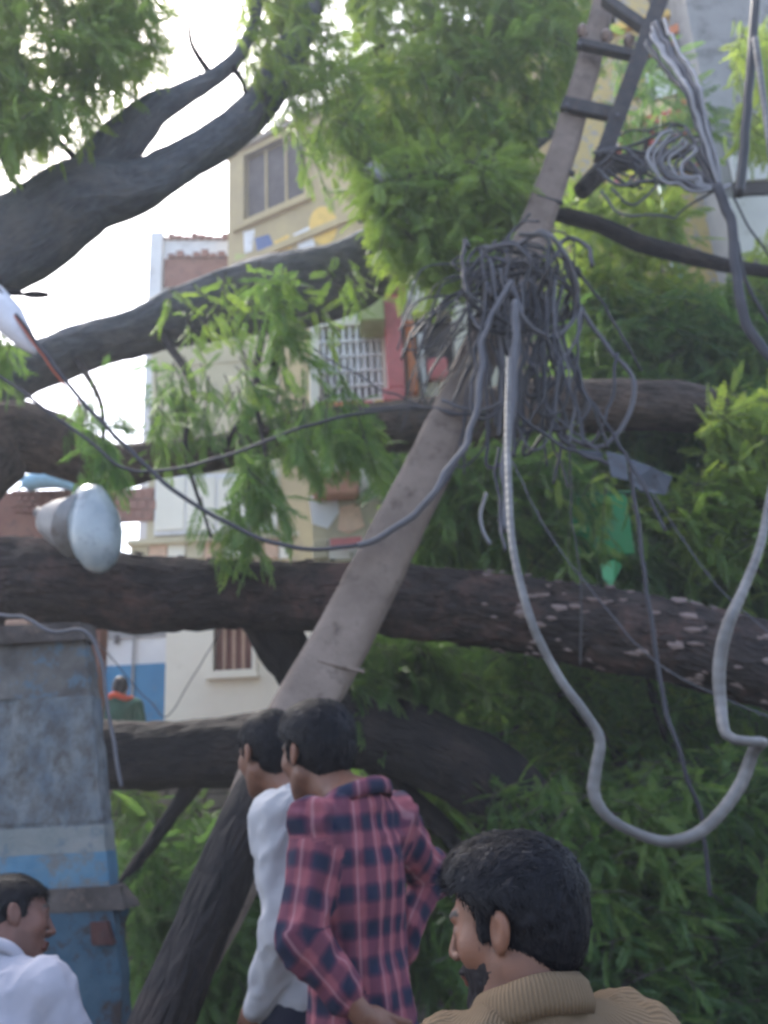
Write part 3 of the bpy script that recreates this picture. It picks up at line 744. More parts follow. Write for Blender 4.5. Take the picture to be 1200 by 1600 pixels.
    if trousers:
        G = Sdf((-.26, -.28, -.02), (.3, .28, 1.12), [], .013, .013)
        legs(G, .014, feet=False); G.ell((0, 0, .95), (.125, .175, .12), .05)
        G.cut(lambda X: np.maximum(X[..., 2]-1.0, .06-X[..., 2])); V, Q = G.mesh(); nn = vnormals(V, Q)
        V = V+nn*(.006*fbm(V*np.array([9, 9, 4]), 2, 6))[:, None]
        mesh('trousers', sq(V)*s, Q, trousers, root, attrs={'cloth': V}, local=True)
    for sd in (1, -1):
        G = Sdf((-.14, sd*.105-.09, -.02), (.24, sd*.105+.09, .16), [], .01, .01)
        G.rc((-.05, sd*.10, .045), (.135, sd*.117, .036), .046, .038, .02); G.cut(lambda X: np.maximum(-.0-X[..., 2], X[..., 2]-.085)); V, Q = G.mesh()
        mesh('shoe', V*s, Q, M['shoe'], root, local=True)
    if scarf:
        a = np.linspace(0, 2*np.pi, 30); x = np.cos(a)*.1+.01; y = np.sin(a)*.125; z = 1.46+.02*np.sin(a*3)-x*.5
        V, Q, bk = tube_arrays(np.array([up(v) for v in np.stack([x, y, z], 1)]), np.full(30, .035), 10, .15, 0, 3)
        mesh('scarf', V*s, Q, scarf, root, local=True)
    return root
M['shoe'] = plain('shoe_leather', (.03, .022, .018), .5)
# ================================================================ SETTING
def ground():
    n = 90; xs = np.linspace(-1, 1, n); g = np.sign(xs)*np.abs(xs)**2.2*140
    X, Y = np.meshgrid(g, g, indexing='ij'); V = np.stack([X.ravel(), Y.ravel()+6, np.zeros(n*n)], 1)
    V[:, 2] = .02*fbm(V*np.array([.8, .8, 1]), 2, 4)*(np.abs(V[:, 0]) < 30)-.03
    i = np.arange(n*n).reshape(n, n); Q = np.stack([i[:-1, :-1], i[1:, :-1], i[1:, 1:], i[:-1, 1:]], -1).reshape(-1, 4)
    o = mesh('ground', V, Q, weathered('street_dirt', (.085, .075, .065), (.13, .115, .10), (.05, .045, .04), scale=1.2, bump=.6, bscale=30), smooth=True)
    tag(o, kind='structure')
ground()
V, Q = box_arrays((-7, 1.95, -.3), (9, 14, .14))
pv = bevel(mesh('pavement', V, Q, weathered('pavement_concrete', (.14, .13, .12), (.2, .19, .175), (.07, .065, .06), scale=2.2, bump=.5, bscale=35), smooth=False), .015)
tag(pv, kind='structure')
GZ = .14
# litter of leaves on the pavement
n = 2600; pos = np.stack([RNG.uniform(-3, 5, n), RNG.uniform(2.2, 9.5, n), np.full(n, GZ+.012)], 1); an = RNG.uniform(0, 6.28, n)
d = np.stack([np.cos(an), np.sin(an), np.zeros(n)], 1); s_ = np.stack([-np.sin(an), np.cos(an), RNG.normal(0, .3, n)], 1); l = RNG.uniform(.03, .08, n)[:, None]
V = np.stack([pos-d*l, pos+s_*l*.35+[0, 0, .006], pos+d*l, pos-s_*l*.35+[0, 0, .002]], 1).reshape(-1, 3)
lit = mesh('leaf_litter', V, np.arange(4*n).reshape(-1, 4), M['leaf'], smooth=False, attrs={'tint': np.repeat(RNG.uniform(0, 1, n), 4)}); tag(lit, 'loose green leaflets scattered over the pavement under the fallen tree', 'leaf litter', kind='stuff')

# ================================================================ BUILDINGS
cream = weathered('cream_wall', (.42, .37, .24), (.50, .45, .30), (.34, .30, .23), scale=1.3, bump=.2, dlo=.6, dhi=.75)
cream2 = weathered('pale_cream_wall', (.66, .63, .53), (.76, .73, .62), (.50, .46, .36), scale=1.1, bump=.15, dlo=.6, dhi=.8)
yellow = weathered('faded_yellow_wall', (.34, .27, .15), (.44, .35, .18), (.26, .21, .16), scale=1.5, bump=.2, dlo=.55, dhi=.75)
greywall = weathered('grey_wall', (.22, .22, .22), (.31, .305, .30), (.12, .12, .12), scale=1.4, bump=.2)
white = weathered('limewashed_wall', (.60, .60, .60), (.70, .70, .69), (.45, .44, .43), scale=1.8, bump=.2)
blue = weathered('blue_painted_wall', (.035, .17, .33), (.05, .22, .40), (.10, .17, .22), scale=2.2, bump=.15)
redbrown = weathered('brick_red_render', (.20, .09, .07), (.28, .14, .10), (.13, .08, .07), scale=3, bump=.5)
red = plain('red_paint', (.42, .06, .05), .5); pink = plain('rose_paint', (.48, .13, .13), .6); orange = plain('orange_paint', (.52, .17, .06), .6)
ypaint = plain('yellow_paint', (.55, .36, .07), .6); bpaint = plain('blue_paint', (.04, .08, .2), .6); gpaint = plain('green_paint', (.05, .2, .08), .6)
shade = weathered('window_shutter', (.06, .055, .06), (.10, .09, .095), scale=5, bump=.2); woodred = weathered('red_brown_shutter', (.15, .05, .04), (.22, .08, .06), scale=6, stretch=(6, 6, 1), bump=.3)
skyblue = plain('light_blue_sheet', (.28, .48, .62), .5); tealpaint = plain('teal_paint', (.14, .28, .32), .5)
glass = plain('dark_glass', (.03, .035, .045), .12, spec=.6)

def window(F_, x0, y0, x1, y1, frame, leaf, parent, bars=3, d=0.0, horiz=0, wood=.05, barmat=None, proud=.03):
    """frame on the wall with a recessed leaf and bars; returns the hole"""
    o, (a0, a1, z0, z1) = F_.pbox('shutter', x0, y0, x1, y1, -.16, -.12, leaf, parent)
    a0, a1 = sorted((a0, a1)); z0, z1 = sorted((z0, z1)); bpy.data.objects.remove(o)
    w = F_.box('window', a0-.001, a1+.001, z0-.001, z1+.001, -.17, -.12, leaf, parent)
    f = []
    for q in ((a0-wood, a0, z0-wood, z1+wood), (a1, a1+wood, z0-wood, z1+wood), (a0, a1, z1, z1+wood), (a0, a1, z0-wood, z0)):
        f.append(F_.box('frame', *q, -.10, proud, frame, w, .004))
    F_.box('sill', a0-wood*1.5, a1+wood*1.5, z0-wood-.05, z0-wood, -.02, proud+.06, frame, w, .006)
    for k in range(bars):
        a = a0+(a1-a0)*(k+1)/(bars+1); F_.box('bar', a-.02, a+.02, z0, z1, -.09, -.065, barmat or frame, w)
    for k in range(horiz):
        z = z0+(z1-z0)*(k+1)/(horiz+1); F_.box('bar', a0, a1, z-.01, z+.01, -.062, -.05, barmat or frame, w)
    return (a0, a1, z0, z1)

# yellowish house rising behind the crown
th = thing('house', 'tall faded yellow house with a wide dark window and notched sloping parapet above the branches', 'house')
A = PZ(357, 240, 13); B = PZ(905, -28, 13)
th.location = (A.x, A.y, 0)
Y1 = Facade(A, B, th)
h1 = window(Y1, 388, 228, 482, 330, yellow, shade, th, bars=2, horiz=0, wood=.14)
ztop = 13
h2 = window(Y1, 655, 95, 760, 190, yellow, shade, th, bars=2, wood=.12)
Y1.wall_with_holes('wall', 0, Y1.len, 0, ztop-.12, [h1, h2], .3, yellow, th)
Y1.box('coping', -.06, Y1.len+.06, ztop-.12, ztop-.03, -.34, .10, weathered('coping_stone', (.20, .17, .14), (.30, .25, .19), scale=4), th)
side = Facade(Vector((A.x, A.y, 0)), Vector((A.x, A.y, 0))-Y1.n*4, th)
V, Q = box_arrays((0, 0, 0), (1, 1, 1))
Y1.box('side_wall', -.0, .25, 0, ztop-.12, -5, -.3, yellow, th)
k = 0; tile_mesh = None
while k*.3 < Y1.len:
    hgt = .05+.025*((k*7) % 3)
    t_ = Y1.box('coping_tile', k*.3, k*.3+.19, ztop-.03, ztop-.03+hgt, -.22, .09, redbrown if k*.3 > Y1.len*.55 else yellow, th); k += 1
Y1.pbox('string_course', 360, 352, 640, 362, .0, .07, yellow, th)
mur = [Y1.poly('mural_patch', [(505+26*math.cos(a)*.85, 352+30*math.sin(a)) for a in np.linspace(0, 2*np.pi, 20, endpoint=False)], .002, .008, ypaint, th),
       Y1.poly('mural_patch', [(398, 372), (420, 366), (427, 382), (418, 398), (402, 394)], .002, .007, bpaint, th),
       Y1.poly('mural_patch', [(428, 378), (450, 366), (456, 388), (440, 404), (426, 402)], .002, .006, ypaint, th),
       Y1.poly('mural_patch', [(380, 362), (398, 358), (394, 392), (382, 396)], .002, .005, white, th),
       Y1.poly('mural_patch', [(458, 366), (486, 352), (492, 386), (470, 396)], .002, .006, white, th),
       Y1.poly('mural_patch', [(368, 396), (420, 404), (416, 420), (366, 422)], .002, .007, plain('lime_paint', (.30, .32, .10), .6), th)]
# small pale house left of it
th = thing('house', 'small pale house with white corner column and broken red brick parapet', 'house', tuple(P(300, 600, 13).xy)+(0,))
Y2 = Facade(P(233, 400, 14), P(372, 400, 14), th)
zt = Y2.uv(300, 372)[1]
Y2.box('wall', 0, Y2.len, 0, zt, -4, 0, white, th)
Y2.pbox('column', 231, 362, 251, 560, .0, .14, white, th, .01)
Y2.pbox('red_wall', 256, 402, 356, 445, .005, .05, redbrown, th)
for i in range(7):
    x = 262+i*13; h_ = (6, 11, 4, 9, 13, 7, 10)[i]
    Y2.pbox('brick', x, 402-h_, x+11, 401, .006, .12, redbrown, th, .006)
for i in range(9):
    x = 250+i*12; Y2.pbox('brick', x, 369-(i*5 % 7), x+10.5, 373, -.1, .05, redbrown, th, .006)
# cream house low behind the hanging leaves
th = thing('house', 'cream rendered house with white upper wall and painted bands behind the hanging sprays', 'house', tuple(P(400, 800, 12.8).xy)+(0,))
Y3 = Facade(P(205, 800, 12.8), P(640, 800, 12.8), th)
z_ = lambda y, x=400, F_=Y3, d=0: F_.uv(x, y, d)[1]
a_ = lambda x, y=800, F_=Y3: F_.uv(x, y)[0]
Y3.wall_with_holes('wall', a_(236, 640), a_(600), 0, z_(545), [(a_(470), a_(545), z_(720), z_(640))], .25, cream, th)
Y3.poly('wall_gable', [(405, 562), (236, 575), (236, 548), (330, 532), (418, 510), (420, 535)], -.2, .02, cream, th)
Y3.pbox('white_wall', 242, 740, 432, 832, .0, .05, white, th)
for i, x in enumerate((242, 290, 338, 386)):
    Y3.pbox('panel', x+1.5, 746, x+46, 828, .05, .075, cream2, th, .006)
Y3.pbox('ledge', 198, 834, 560, 842, .0, .16, cream, th, .01)
for i in range(12):
    x = 204+i*29; Y3.pbox('band_block', x, 843, x+27, 872, .0, .055+.012*(i % 2), [cream, cream2, plain('peach_paint', (.5, .33, .22), .7)][(i*5) % 3], th, .008)
Y3.pbox('brown_wall', 150, 764, 240, 815, -.02, .04, redbrown, th)
for r in range(3):
    for i in range(6):
        Y3.pbox('brick', 152+i*14.5+(r % 2)*6, 766+r*16, 165+i*14.5+(r % 2)*6, 780+r*16, .04, .06+.01*((i*3+r) % 2), redbrown, th, .004)
Y3.pbox('window_lattice', 590, 745, 640, 830, -.2, .02, shade, th)
# left: reddish wall with a blue sheet
th = thing('brick_wall', 'low red brown brick wall capped by a light blue sheet at the left edge', 'wall', tuple(P(60, 800, 8).xy)+(0,))
Y4 = Facade(P(-60, 800, 8), P(185, 800, 8), th)
Y4.pbox('wall', -60, 768, 148, 1600, -.2, 0, redbrown, th)
for r in range(4):
    for i in range(13):
        x = 18+i*11+(r % 2)*5.5
        Y4.pbox('brick', x, 766+r*9, x+10, 773.6+r*9, .0, .02+.008*((i*7+r*3) % 3), redbrown, th, .003)
th = thing('blue_sheet', 'bulging light blue tarpaulin lying over the brick wall at the left', 'tarpaulin', tuple(P(80, 755, 7.9)))
pts = [tuple(P(x, y, 7.85)) for x, y in ((28, 764), (50, 752), (80, 748), (112, 752), (134, 762))]
V, Q, bk = tube_arrays(catmull(np.array(pts), 30), [.02]*3+list(np.full(len(catmull(np.array(pts), 30))-6, .085))+[.02]*3, 16, .12, .004, 4)
mesh('sheet', V, Q, skyblue, th)
# centre house with the balcony grille and red column
th = thing('house', 'house with red column, white balcony grille and orange ledge behind the cable tangle', 'house', tuple(P(600, 600, 8.6).xy)+(0,))
Y5 = Facade(P(486, 560, 8.6), P(800, 560, 8.6), th)
b_ = lambda x, y=560: Y5.uv(x, y)[0]
zz = lambda y, x=600: Y5.uv(x, y)[1]
hole = (b_(500), b_(596), zz(622), zz(505))
hole2 = (b_(648), b_(712), zz(600), zz(490))
Y5.wall_with_holes('wall', 0, Y5.len, 0, zz(430), [hole, hole2], .25, cream2, th)
Y5.box('window', hole[0], hole[1], hole[2], hole[3], -.32, -.25, shade, th)
Y5.box('window', hole2[0], hole2[1], hole2[2], hole2[3], -.32, -.25, shade, th)
gm = plain('grille_paint', (.6, .6, .6), .5)
gr = Y5.box('grille', hole[0], hole[1], hole[2]+.0, hole[2]+.03, -.06, -.03, gm, th)
for i in range(9):
    a = hole[0]+(hole[1]-hole[0])*(i+.5)/9; Y5.box('bar', a-.02, a+.02, hole[2]+.03, hole[3], -.055, -.037, gm, gr)
for i in range(4):
    z = hole[2]+(hole[3]-hole[2])*(i+1)/5; Y5.box('bar', hole[0], hole[1], z-.016, z+.016, -.035, -.02, gm, gr)
for i in range(4):
    a0 = hole[0]+(hole[1]-hole[0])*(i+.12)/4; a1 = a0+(hole[1]-hole[0])*.19
    Y5.box('panel', a0, a1, hole[2]+.3, hole[3]-.1, -.24, -.22, white, gr)
Y5.pbox('column', 602, 455, 629, 605, .0, .22, pink, th, .015); Y5.pbox('column_base', 598, 605, 634, 625, .0, .27, pink, th, .015); Y5.pbox('column_cap', 597, 440, 634, 455, .0, .27, redbrown, th, .015)
Y5.pbox('pilaster', 636, 500, 650, 612, .0, .12, orange, th, .008); Y5.pbox('pilaster', 655, 520, 664, 612, .0, .1, white, th, .008)
for i, (x0, x1, m_) in enumerate(((502, 560, orange), (562, 583, pink), (585, 612, ypaint), (614, 640, cream2), (642, 664, cream2), (666, 690, cream2))):
    Y5.pbox('ledge_block', x0, 626-(i % 3), x1, 640, .0, .20+.015*(i % 2), m_, th, .015)
Y5.pbox('corner_post', 484, 560, 499, 638, .0, .16, cream2, th, .01)
Y5.pbox('sunshade', 560, 455, 600, 500, .0, .4, plain('lime_wash', (.3, .34, .14), .8), th, .02)
Y5.pbox('pink_block', 668, 558, 700, 590, .0, .1, pink, th, .02)
Y5.pbox('roof_edge', 488, 735, 560, 772, .0, .22, weathered('terracotta', (.38, .17, .11), (.48, .25, .15), (.3, .25, .12), scale=4, bump=.4), th, .02)
Y5.poly('painted_shape', [(482, 775), (525, 768), (530, 800), (512, 826), (488, 818)], .002, .012, white, th)
Y5.poly('painted_shape', [(531, 792), (560, 786), (570, 822), (545, 834), (528, 828)], .002, .012, plain('peach', (.62, .42, .28), .7), th)
Y5.poly('painted_shape', [(515, 842), (565, 838), (566, 848), (540, 858), (516, 852)], .16, .175, pink, th)
Y5.pbox('band_block', 488, 842, 512, 872, .0, .08, cream, th, .01)
Y5.pbox('band_block', 514, 860, 548, 874, .0, .07, cream2, th, .01)
Y5.pbox('plaster_strip', 488, 776, 640, 840, .0, .0015, cream, th)
Y5.pbox('string_course', 486, 668, 640, 676, .0, .1, cream, th, .01)
# far house below the main trunk: cream wall with shuttered window, blue and white wall
th = thing('house', 'cream house with a barred red brown window seen under the big horizontal trunk', 'house', tuple(P(360, 1100, 11).xy)+(0,))
Y6 = Facade(P(258, 1060, 11), P(560, 1060, 11), th)
h = window(Y6, 337, 978, 396, 1049, cream2, woodred, th, bars=3, wood=.06, barmat=plain('bar_wood', (.36, .22, .15), .6))
Y6.wall_with_holes('wall', 0, Y6.len, 0, Y6.uv(400, 925)[1], [h], .2, cream2, th)
th = thing('house', 'wall painted white above and bright blue below beside the cream house', 'house', tuple(P(200, 1100, 11.4).xy)+(0,))
Y7 = Facade(P(60, 1060, 11.3), P(259, 1060, 11.3), th)
Y7.pbox('wall', 60, 930, 259, 1650, -.3, 0, white, th)
Y7.pbox('blue_dado', 60, 1041, 259, 1145, .0, .025, blue, th)
Y7.pbox('pale_band', 60, 983, 259, 1000, .0, .02, greywall, th); Y7.pbox('wall_vent', 178, 992, 186, 1006, .02, .05, shade, th, .01)
for x in (158, 205): Y7.pbox('downpipe', x, 985, x+3, 1135, .025, .06, greywall, th)
# veranda the far person stands on
th = thing('veranda', 'raised plinth of plastered masonry in front of the far blue wall', 'veranda', tuple(P(230, 1150, 10.3).xy)+(0,))
V_ = thing
vz = P(200, 1068, 9.9).z-1.68
VF = Facade(P(60, 1200, 9.4), P(470, 1200, 9.4), th); VF.box('plinth', 0, VF.len, GZ, vz, -1.6, 0, weathered('old_plaster', (.26, .22, .19), (.36, .31, .27), (.16, .13, .12), scale=2), th, .02)
# low coursed rubble wall behind the lower left shrub
th = thing('rubble_wall', 'low wall of weathered brown stone courses behind the shrub under the arched limb', 'wall', tuple(P(300, 1280, 7.6).xy)+(0,))
Y8 = Facade(P(120, 1270, 7.6), P(720, 1270, 7.6), th); st = weathered('rubble_stone', (.16, .125, .105), (.25, .20, .165), (.10, .09, .06), scale=5, bump=.7); zr = Y8.uv(300, 1226)[1]
Y8.box('wall', 0, Y8.len, GZ, zr-.02, -.3, -.03, weathered('mortar', (.12, .10, .09), (.17, .145, .13), scale=6, bump=.5), th)
zc = zr; row = 0
while zc > zr-.75:
    hh = random.uniform(.085, .13); a = -random.uniform(0, .2)
    while a < Y8.len:
        w_ = random.uniform(.2, .42)
        Y8.box('stone', max(0, a), min(Y8.len, a+w_-.015), zc-hh+.014, zc+random.uniform(-.006, .006), -.2, random.uniform(-.01, .025), st, th, .014); a += w_
    zc -= hh; row += 1
# peach wall seen low in the middle
th = thing('wall', 'peach plastered low wall glimpsed above the arched limb', 'wall', tuple(P(640, 1110, 8.2).xy)+(0,))
Y9 = Facade(P(548, 1110, 8.2), P(760, 1110, 8.2), th); Y9.pbox('wall', 548, 1086, 760, 1660, -.25, 0, weathered('peach_wall', (.36, .24, .17), (.46, .31, .22), (.22, .2, .12), scale=3), th); Y9.pbox('coping', 545, 1077, 763, 1088, -.28, .04, plain('pale_green_cap', (.22, .34, .2), .7), th, .01)
# right: painted shrine-like facade, grey house
th = thing('house', 'house front in yellow with red beams at the upper right behind the pole head', 'house', tuple(P(1050, 200, 8.5).xy)+(0,))
Y10 = Facade(P(940, 200, 8.8), P(1150, 200, 8.4), th)
Y10.box('wall', -.6, Y10.len, 0, Y10.uv(1040, -60)[1], -3, 0, weathered('ochre_wall', (.42, .32, .14), (.5, .38, .16), (.30, .28, .26), scale=5, dlo=.5, dhi=.6), th)
Y10.pbox('red_column', 1108, -60, 1127, 165, .0, .18, red, th, .01); Y10.pbox('red_column', 1106, 165, 1122, 235, .0, .14, redbrown, th, .01)
Y10.poly('red_beam', [(972, 196), (1064, 166), (1066, 182), (1010, 200), (976, 214)], .0, .3, red, th)
Y10.poly('red_beam', [(1078, 40), (1124, 12), (1124, 34), (1080, 58)], .0, .2, red, th); Y10.poly('yellow_beam', [(1080, 58), (1124, 36), (1124, 46), (1080, 68)], .0, .14, ypaint, th)
Y10.pbox('yellow_panel', 1082, 72, 1122, 120, .0, .05, ypaint, th, .01); Y10.pbox('green_panel', 1106, 60, 1121, 84, .05, .07, gpaint, th, .006); Y10.pbox('pale_panel', 1010, 108, 1058, 152, .0, .06, white, th, .01)
Y10.pbox('yellow_panel', 985, 80, 1006, 150, .0, .06, ypaint, th, .01); Y10.pbox('sill_block', 1004, 158, 1058, 176, .0, .12, plain('pale_yellow', (.55, .46, .24), .7), th, .01)
Y10.pbox('green_panel', 1112, 122, 1134, 152, .0, .05, gpaint, th, .01); Y10.pbox('white_panel', 1068, 2, 1096, 36, .0, .08, white, th, .01)
for x in (962, 978, 994, 1010, 1026, 1042, 1058, 1074, 1090):
    Y10.pbox('baluster', x, 222, x+7, 262, .0, .1, [white, ypaint, orange][(x//16) % 3], th, .006)
Y10.pbox('railing', 955, 214, 1104, 222, .0, .14, red, th, .006); Y10.pbox('railing', 955, 262, 1104, 270, .0, .14, pink, th, .006)
Y10.poly('orange_beam', [(1004, 60), (1078, 28), (1078, 40), (1006, 74)], .0, .22, orange, th); Y10.pbox('orange_panel', 1062, 130, 1104, 160, .0, .05, orange, th, .01); Y10.pbox('dark_window', 1008, 76, 1056, 104, .0, .03, glass, th, .01)
Y10.pbox('yellow_band', 940, 20, 1108, 30, .0, .08, ypaint, th, .006)
th = thing('house', 'plain grey plastered house at the right edge with white wall panels', 'house', tuple(P(1250, 300, 8).xy)+(0,))
Y11 = Facade(P(1131, 300, 8), P(1420, 300, 8), th)
Y11.box('wall', 0, Y11.len, 0, Y11.uv(1170, -60)[1], -3, 0, greywall, th)
Y11.pbox('white_panel', 1146, 306, 1235, 402, .0, .05, white, th, .01); Y11.pbox('white_panel', 1144, 240, 1235, 280, .0, .06, white, th, .01); Y11.pbox('dark_band', 1146, 283, 1235, 302, .0, .03, shade, th)
Y11.pbox('white_panel', 1150, 420, 1235, 470, .0, .05, white, th, .01); Y11.pbox('white_panel', 1165, 560, 1235, 610, .0, .08, greywall, th, .02)
th = thing('post', 'slim teal painted post between the grey house and the leaning pole', 'post', tuple(P(1046, 330, 7.6).xy)+(0,))
q0 = P(1046, 355, 7.6); V, Q, bk = tube_arrays([(q0.x, q0.y, 0), (q0.x, q0.y, q0.z), (q0.x, q0.y, P(1046, 282, 7.6).z)], [.05, .045, .045], 12)
mesh('shaft', V, Q, tealpaint, th); V, Q, bk = tube_arrays([(q0.x, q0.y, P(1046, 282, 7.6).z), (q0.x, q0.y, P(1046, 276, 7.6).z)], [.07, .05], 12); mesh('cap', V, Q, tealpaint, th)
# dark house wall behind the dense foliage on the right
th = thing('house', 'dim brown plastered house almost hidden behind the right hand foliage', 'house', tuple(P(950, 700, 9.6).xy)+(0,))
Y12 = Facade(P(800, 700, 9.6), P(1420, 700, 9.4), th); Y12.box('wall', 0, Y12.len, 0, Y12.uv(1000, 260)[1], -.3, 0, weathered('brown_plaster', (.17, .13, .12), (.25, .20, .18), (.10, .1, .1), scale=2), th)
Y12.pbox('ledge', 870, 752, 985, 766, .0, .4, pink, th, .02); Y12.pbox('pillar_strip', 872, 700, 884, 752, .0, .2, plain('buff', (.4, .3, .2), .8), th, .01); Y12.pbox('pillar_strip', 900, 700, 922, 752, .0, .2, plain('buff2', (.42, .3, .22), .8), th, .01)
window(Y12, 940, 440, 1010, 520, greywall, shade, th, bars=2)
th = thing('board', 'bright green flat board hanging in the leaves below the pink ledge', 'board', tuple(P(940, 810, 5.35)))
G1 = Facade(P(893, 810, 5.35), P(990, 810, 5.35), th)
gb = G1.pbox('board_face', 893, 772, 986, 868, -.04, .0, weathered('green_board', (.02, .17, .055), (.03, .22, .07), (.05, .15, .05), scale=3, rough=.55), th, .008)[0]
G1.pbox('edge_strip', 890, 768, 989, 772, -.05, .015, plain('green_edge', (.02, .10, .04), .6), th, .004)

# ================================================================ FALLEN TREE
ft = thing('fallen_tree', 'huge dark fallen tree whose thick limbs spread across the whole street', 'tree', tuple(P(-260, 900, 5.3).xy)+(GZ,))
limb('trunk', [(-700, 1500, 5.0, 190), (-480, 1180, 5.2, 160), (-260, 960, 5.1, 110), (-60, 915, 4.9, 68), (60, 910, 4.85, 63), (180, 925, 4.85, 60), (300, 930, 4.85, 53), (450, 932, 4.9, 52), (600, 935, 4.95, 54), (760, 945, 5.0, 54), (900, 965, 5.0, 58), (1050, 995, 5.0, 62), (1200, 1032, 5.0, 64), (1400, 1100, 5.0, 60)], 'bark', ft, sides=64, step=.02, groove=.016, seed=2)
limb('limb', [(-260, 960, 5.2, 90), (-120, 800, 5.4, 80), (0, 690, 5.6, 66), (80, 690, 5.7, 52), (170, 730, 5.8, 38), (250, 722, 5.8, 30), (360, 705, 5.85, 28), (480, 675, 5.9, 33), (600, 668, 5.95, 42), (720, 655, 6.0, 46), (860, 628, 6.0, 43), (1000, 632, 6.0, 43), (1090, 645, 6.0, 40), (1160, 655, 6.0, 34), (1300, 640, 6.2, 26)], 'bark_pale', ft, sides=56, step=.022, groove=.011, seed=3)
limb('limb', [(-300, 820, 5.4, 100), (-140, 690, 5.6, 70), (0, 592, 5.9, 46), (100, 555, 6.0, 38), (220, 518, 6.1, 42), (350, 480, 6.2, 56), (450, 450, 6.3, 64), (540, 425, 6.4, 62), (610, 385, 6.5, 54), (690, 330, 6.6, 40), (790, 240, 6.8, 32), (900, 150, 7.0, 22)], 'bark_veiled', ft, sides=56, step=.022, groove=.009, seed=4)
limb('limb', [(-380, 640, 4.9, 120), (-180, 520, 4.8, 100), (-60, 425, 4.7, 84), (40, 360, 4.7, 75), (130, 305, 4.7, 66), (210, 290, 4.75, 46), (290, 248, 4.8, 36), (350, 208, 4.85, 34), (400, 165, 4.9, 34), (440, 105, 5.0, 32), (475, 30, 5.1, 28), (520, -80, 5.2, 22)], 'bark_veiled', ft, sides=52, step=.022, groove=.008, seed=5)
limb('limb', [(90, 320, 4.72, 30), (150, 262, 4.7, 42), (200, 215, 4.7, 40), (240, 172, 4.7, 30), (290, 145, 4.75, 21), (340, 115, 4.8, 15), (375, 80, 4.8, 12), (400, 20, 4.85, 11), (395, -60, 4.9, 9)], 'bark_veiled', ft, sides=36, step=.022, groove=.007, seed=6)
limb('limb', [(-500, 1250, 5.6, 80), (-200, 1170, 5.6, 55), (60, 1170, 5.5, 44), (180, 1182, 5.5, 46), (300, 1176, 5.5, 48), (420, 1168, 5.5, 52), (540, 1145, 5.5, 52), (640, 1160, 5.5, 52), (720, 1195, 5.5, 54), (790, 1255, 5.5, 56), (860, 1350, 5.5, 52), (930, 1500, 5.6, 50)], 'bark_dark', ft, sides=52, step=.022, groove=.014, seed=7)
limb('limb', [(405, 950, 5.0, 34), (436, 995, 5.1, 36), (472, 1050, 5.3, 36), (515, 1100, 5.4, 40), (570, 1135, 5.5, 44)], 'bark_dark', ft, sides=40, groove=.012, seed=8)
limb('limb', [(448, 1170, 3.36, 28), (403, 1250, 3.26, 38), (352, 1370, 3.12, 40), (306, 1480, 2.98, 39), (250, 1610, 2.84, 42), (180, 1770, 2.65, 44), (100, 1960, 2.5, 44)], 'bark_dark', ft, sides=48, lump=.04, groove=.006, seed=9)
limb('branch', [(860, 330, 6.3, 14), (930, 350, 6.3, 14), (1000, 380, 6.3, 15), (1080, 402, 6.3, 14), (1160, 420, 6.3, 12), (1260, 430, 6.4, 10)], 'bark_dark', ft, sides=18, groove=.004, seed=12)
limb('branch', [(905, 300, 6.2, 16), (950, 262, 6.2, 18), (1010, 248, 6.3, 14), (1060, 240, 6.4, 8), (1095, 222, 6.5, 4)], 'bark_dark', ft, sides=18, groove=.004, seed=13)
limb('branch', [(560, 345, 5.9, 6), (600, 320, 5.9, 9), (680, 300, 6.0, 12), (760, 330, 6.1, 24), (800, 345, 6.1, 30), (830, 330, 6.2, 22)], 'bark_dark', ft, sides=18, groove=.004, seed=14)
limb('branch', [(560, 1145, 5.5, 22), (610, 1220, 5.6, 18), (690, 1290, 5.7, 14), (720, 1330, 5.7, 12)], 'bark_dark', ft, sides=18, seed=15)
limb('branch', [(165, 1420, 5.4, 6), (220, 1340, 5.5, 8), (290, 1240, 5.5, 12), (320, 1180, 5.5, 16)], 'bark_dark', ft, sides=14, seed=16)
limb('branch', [(0, 380, 4.6, 10), (-20, 420, 4.55, 10), (10, 455, 4.5, 6), (75, 461, 4.5, 4)], 'bark_dark', ft, sides=12, seed=17)
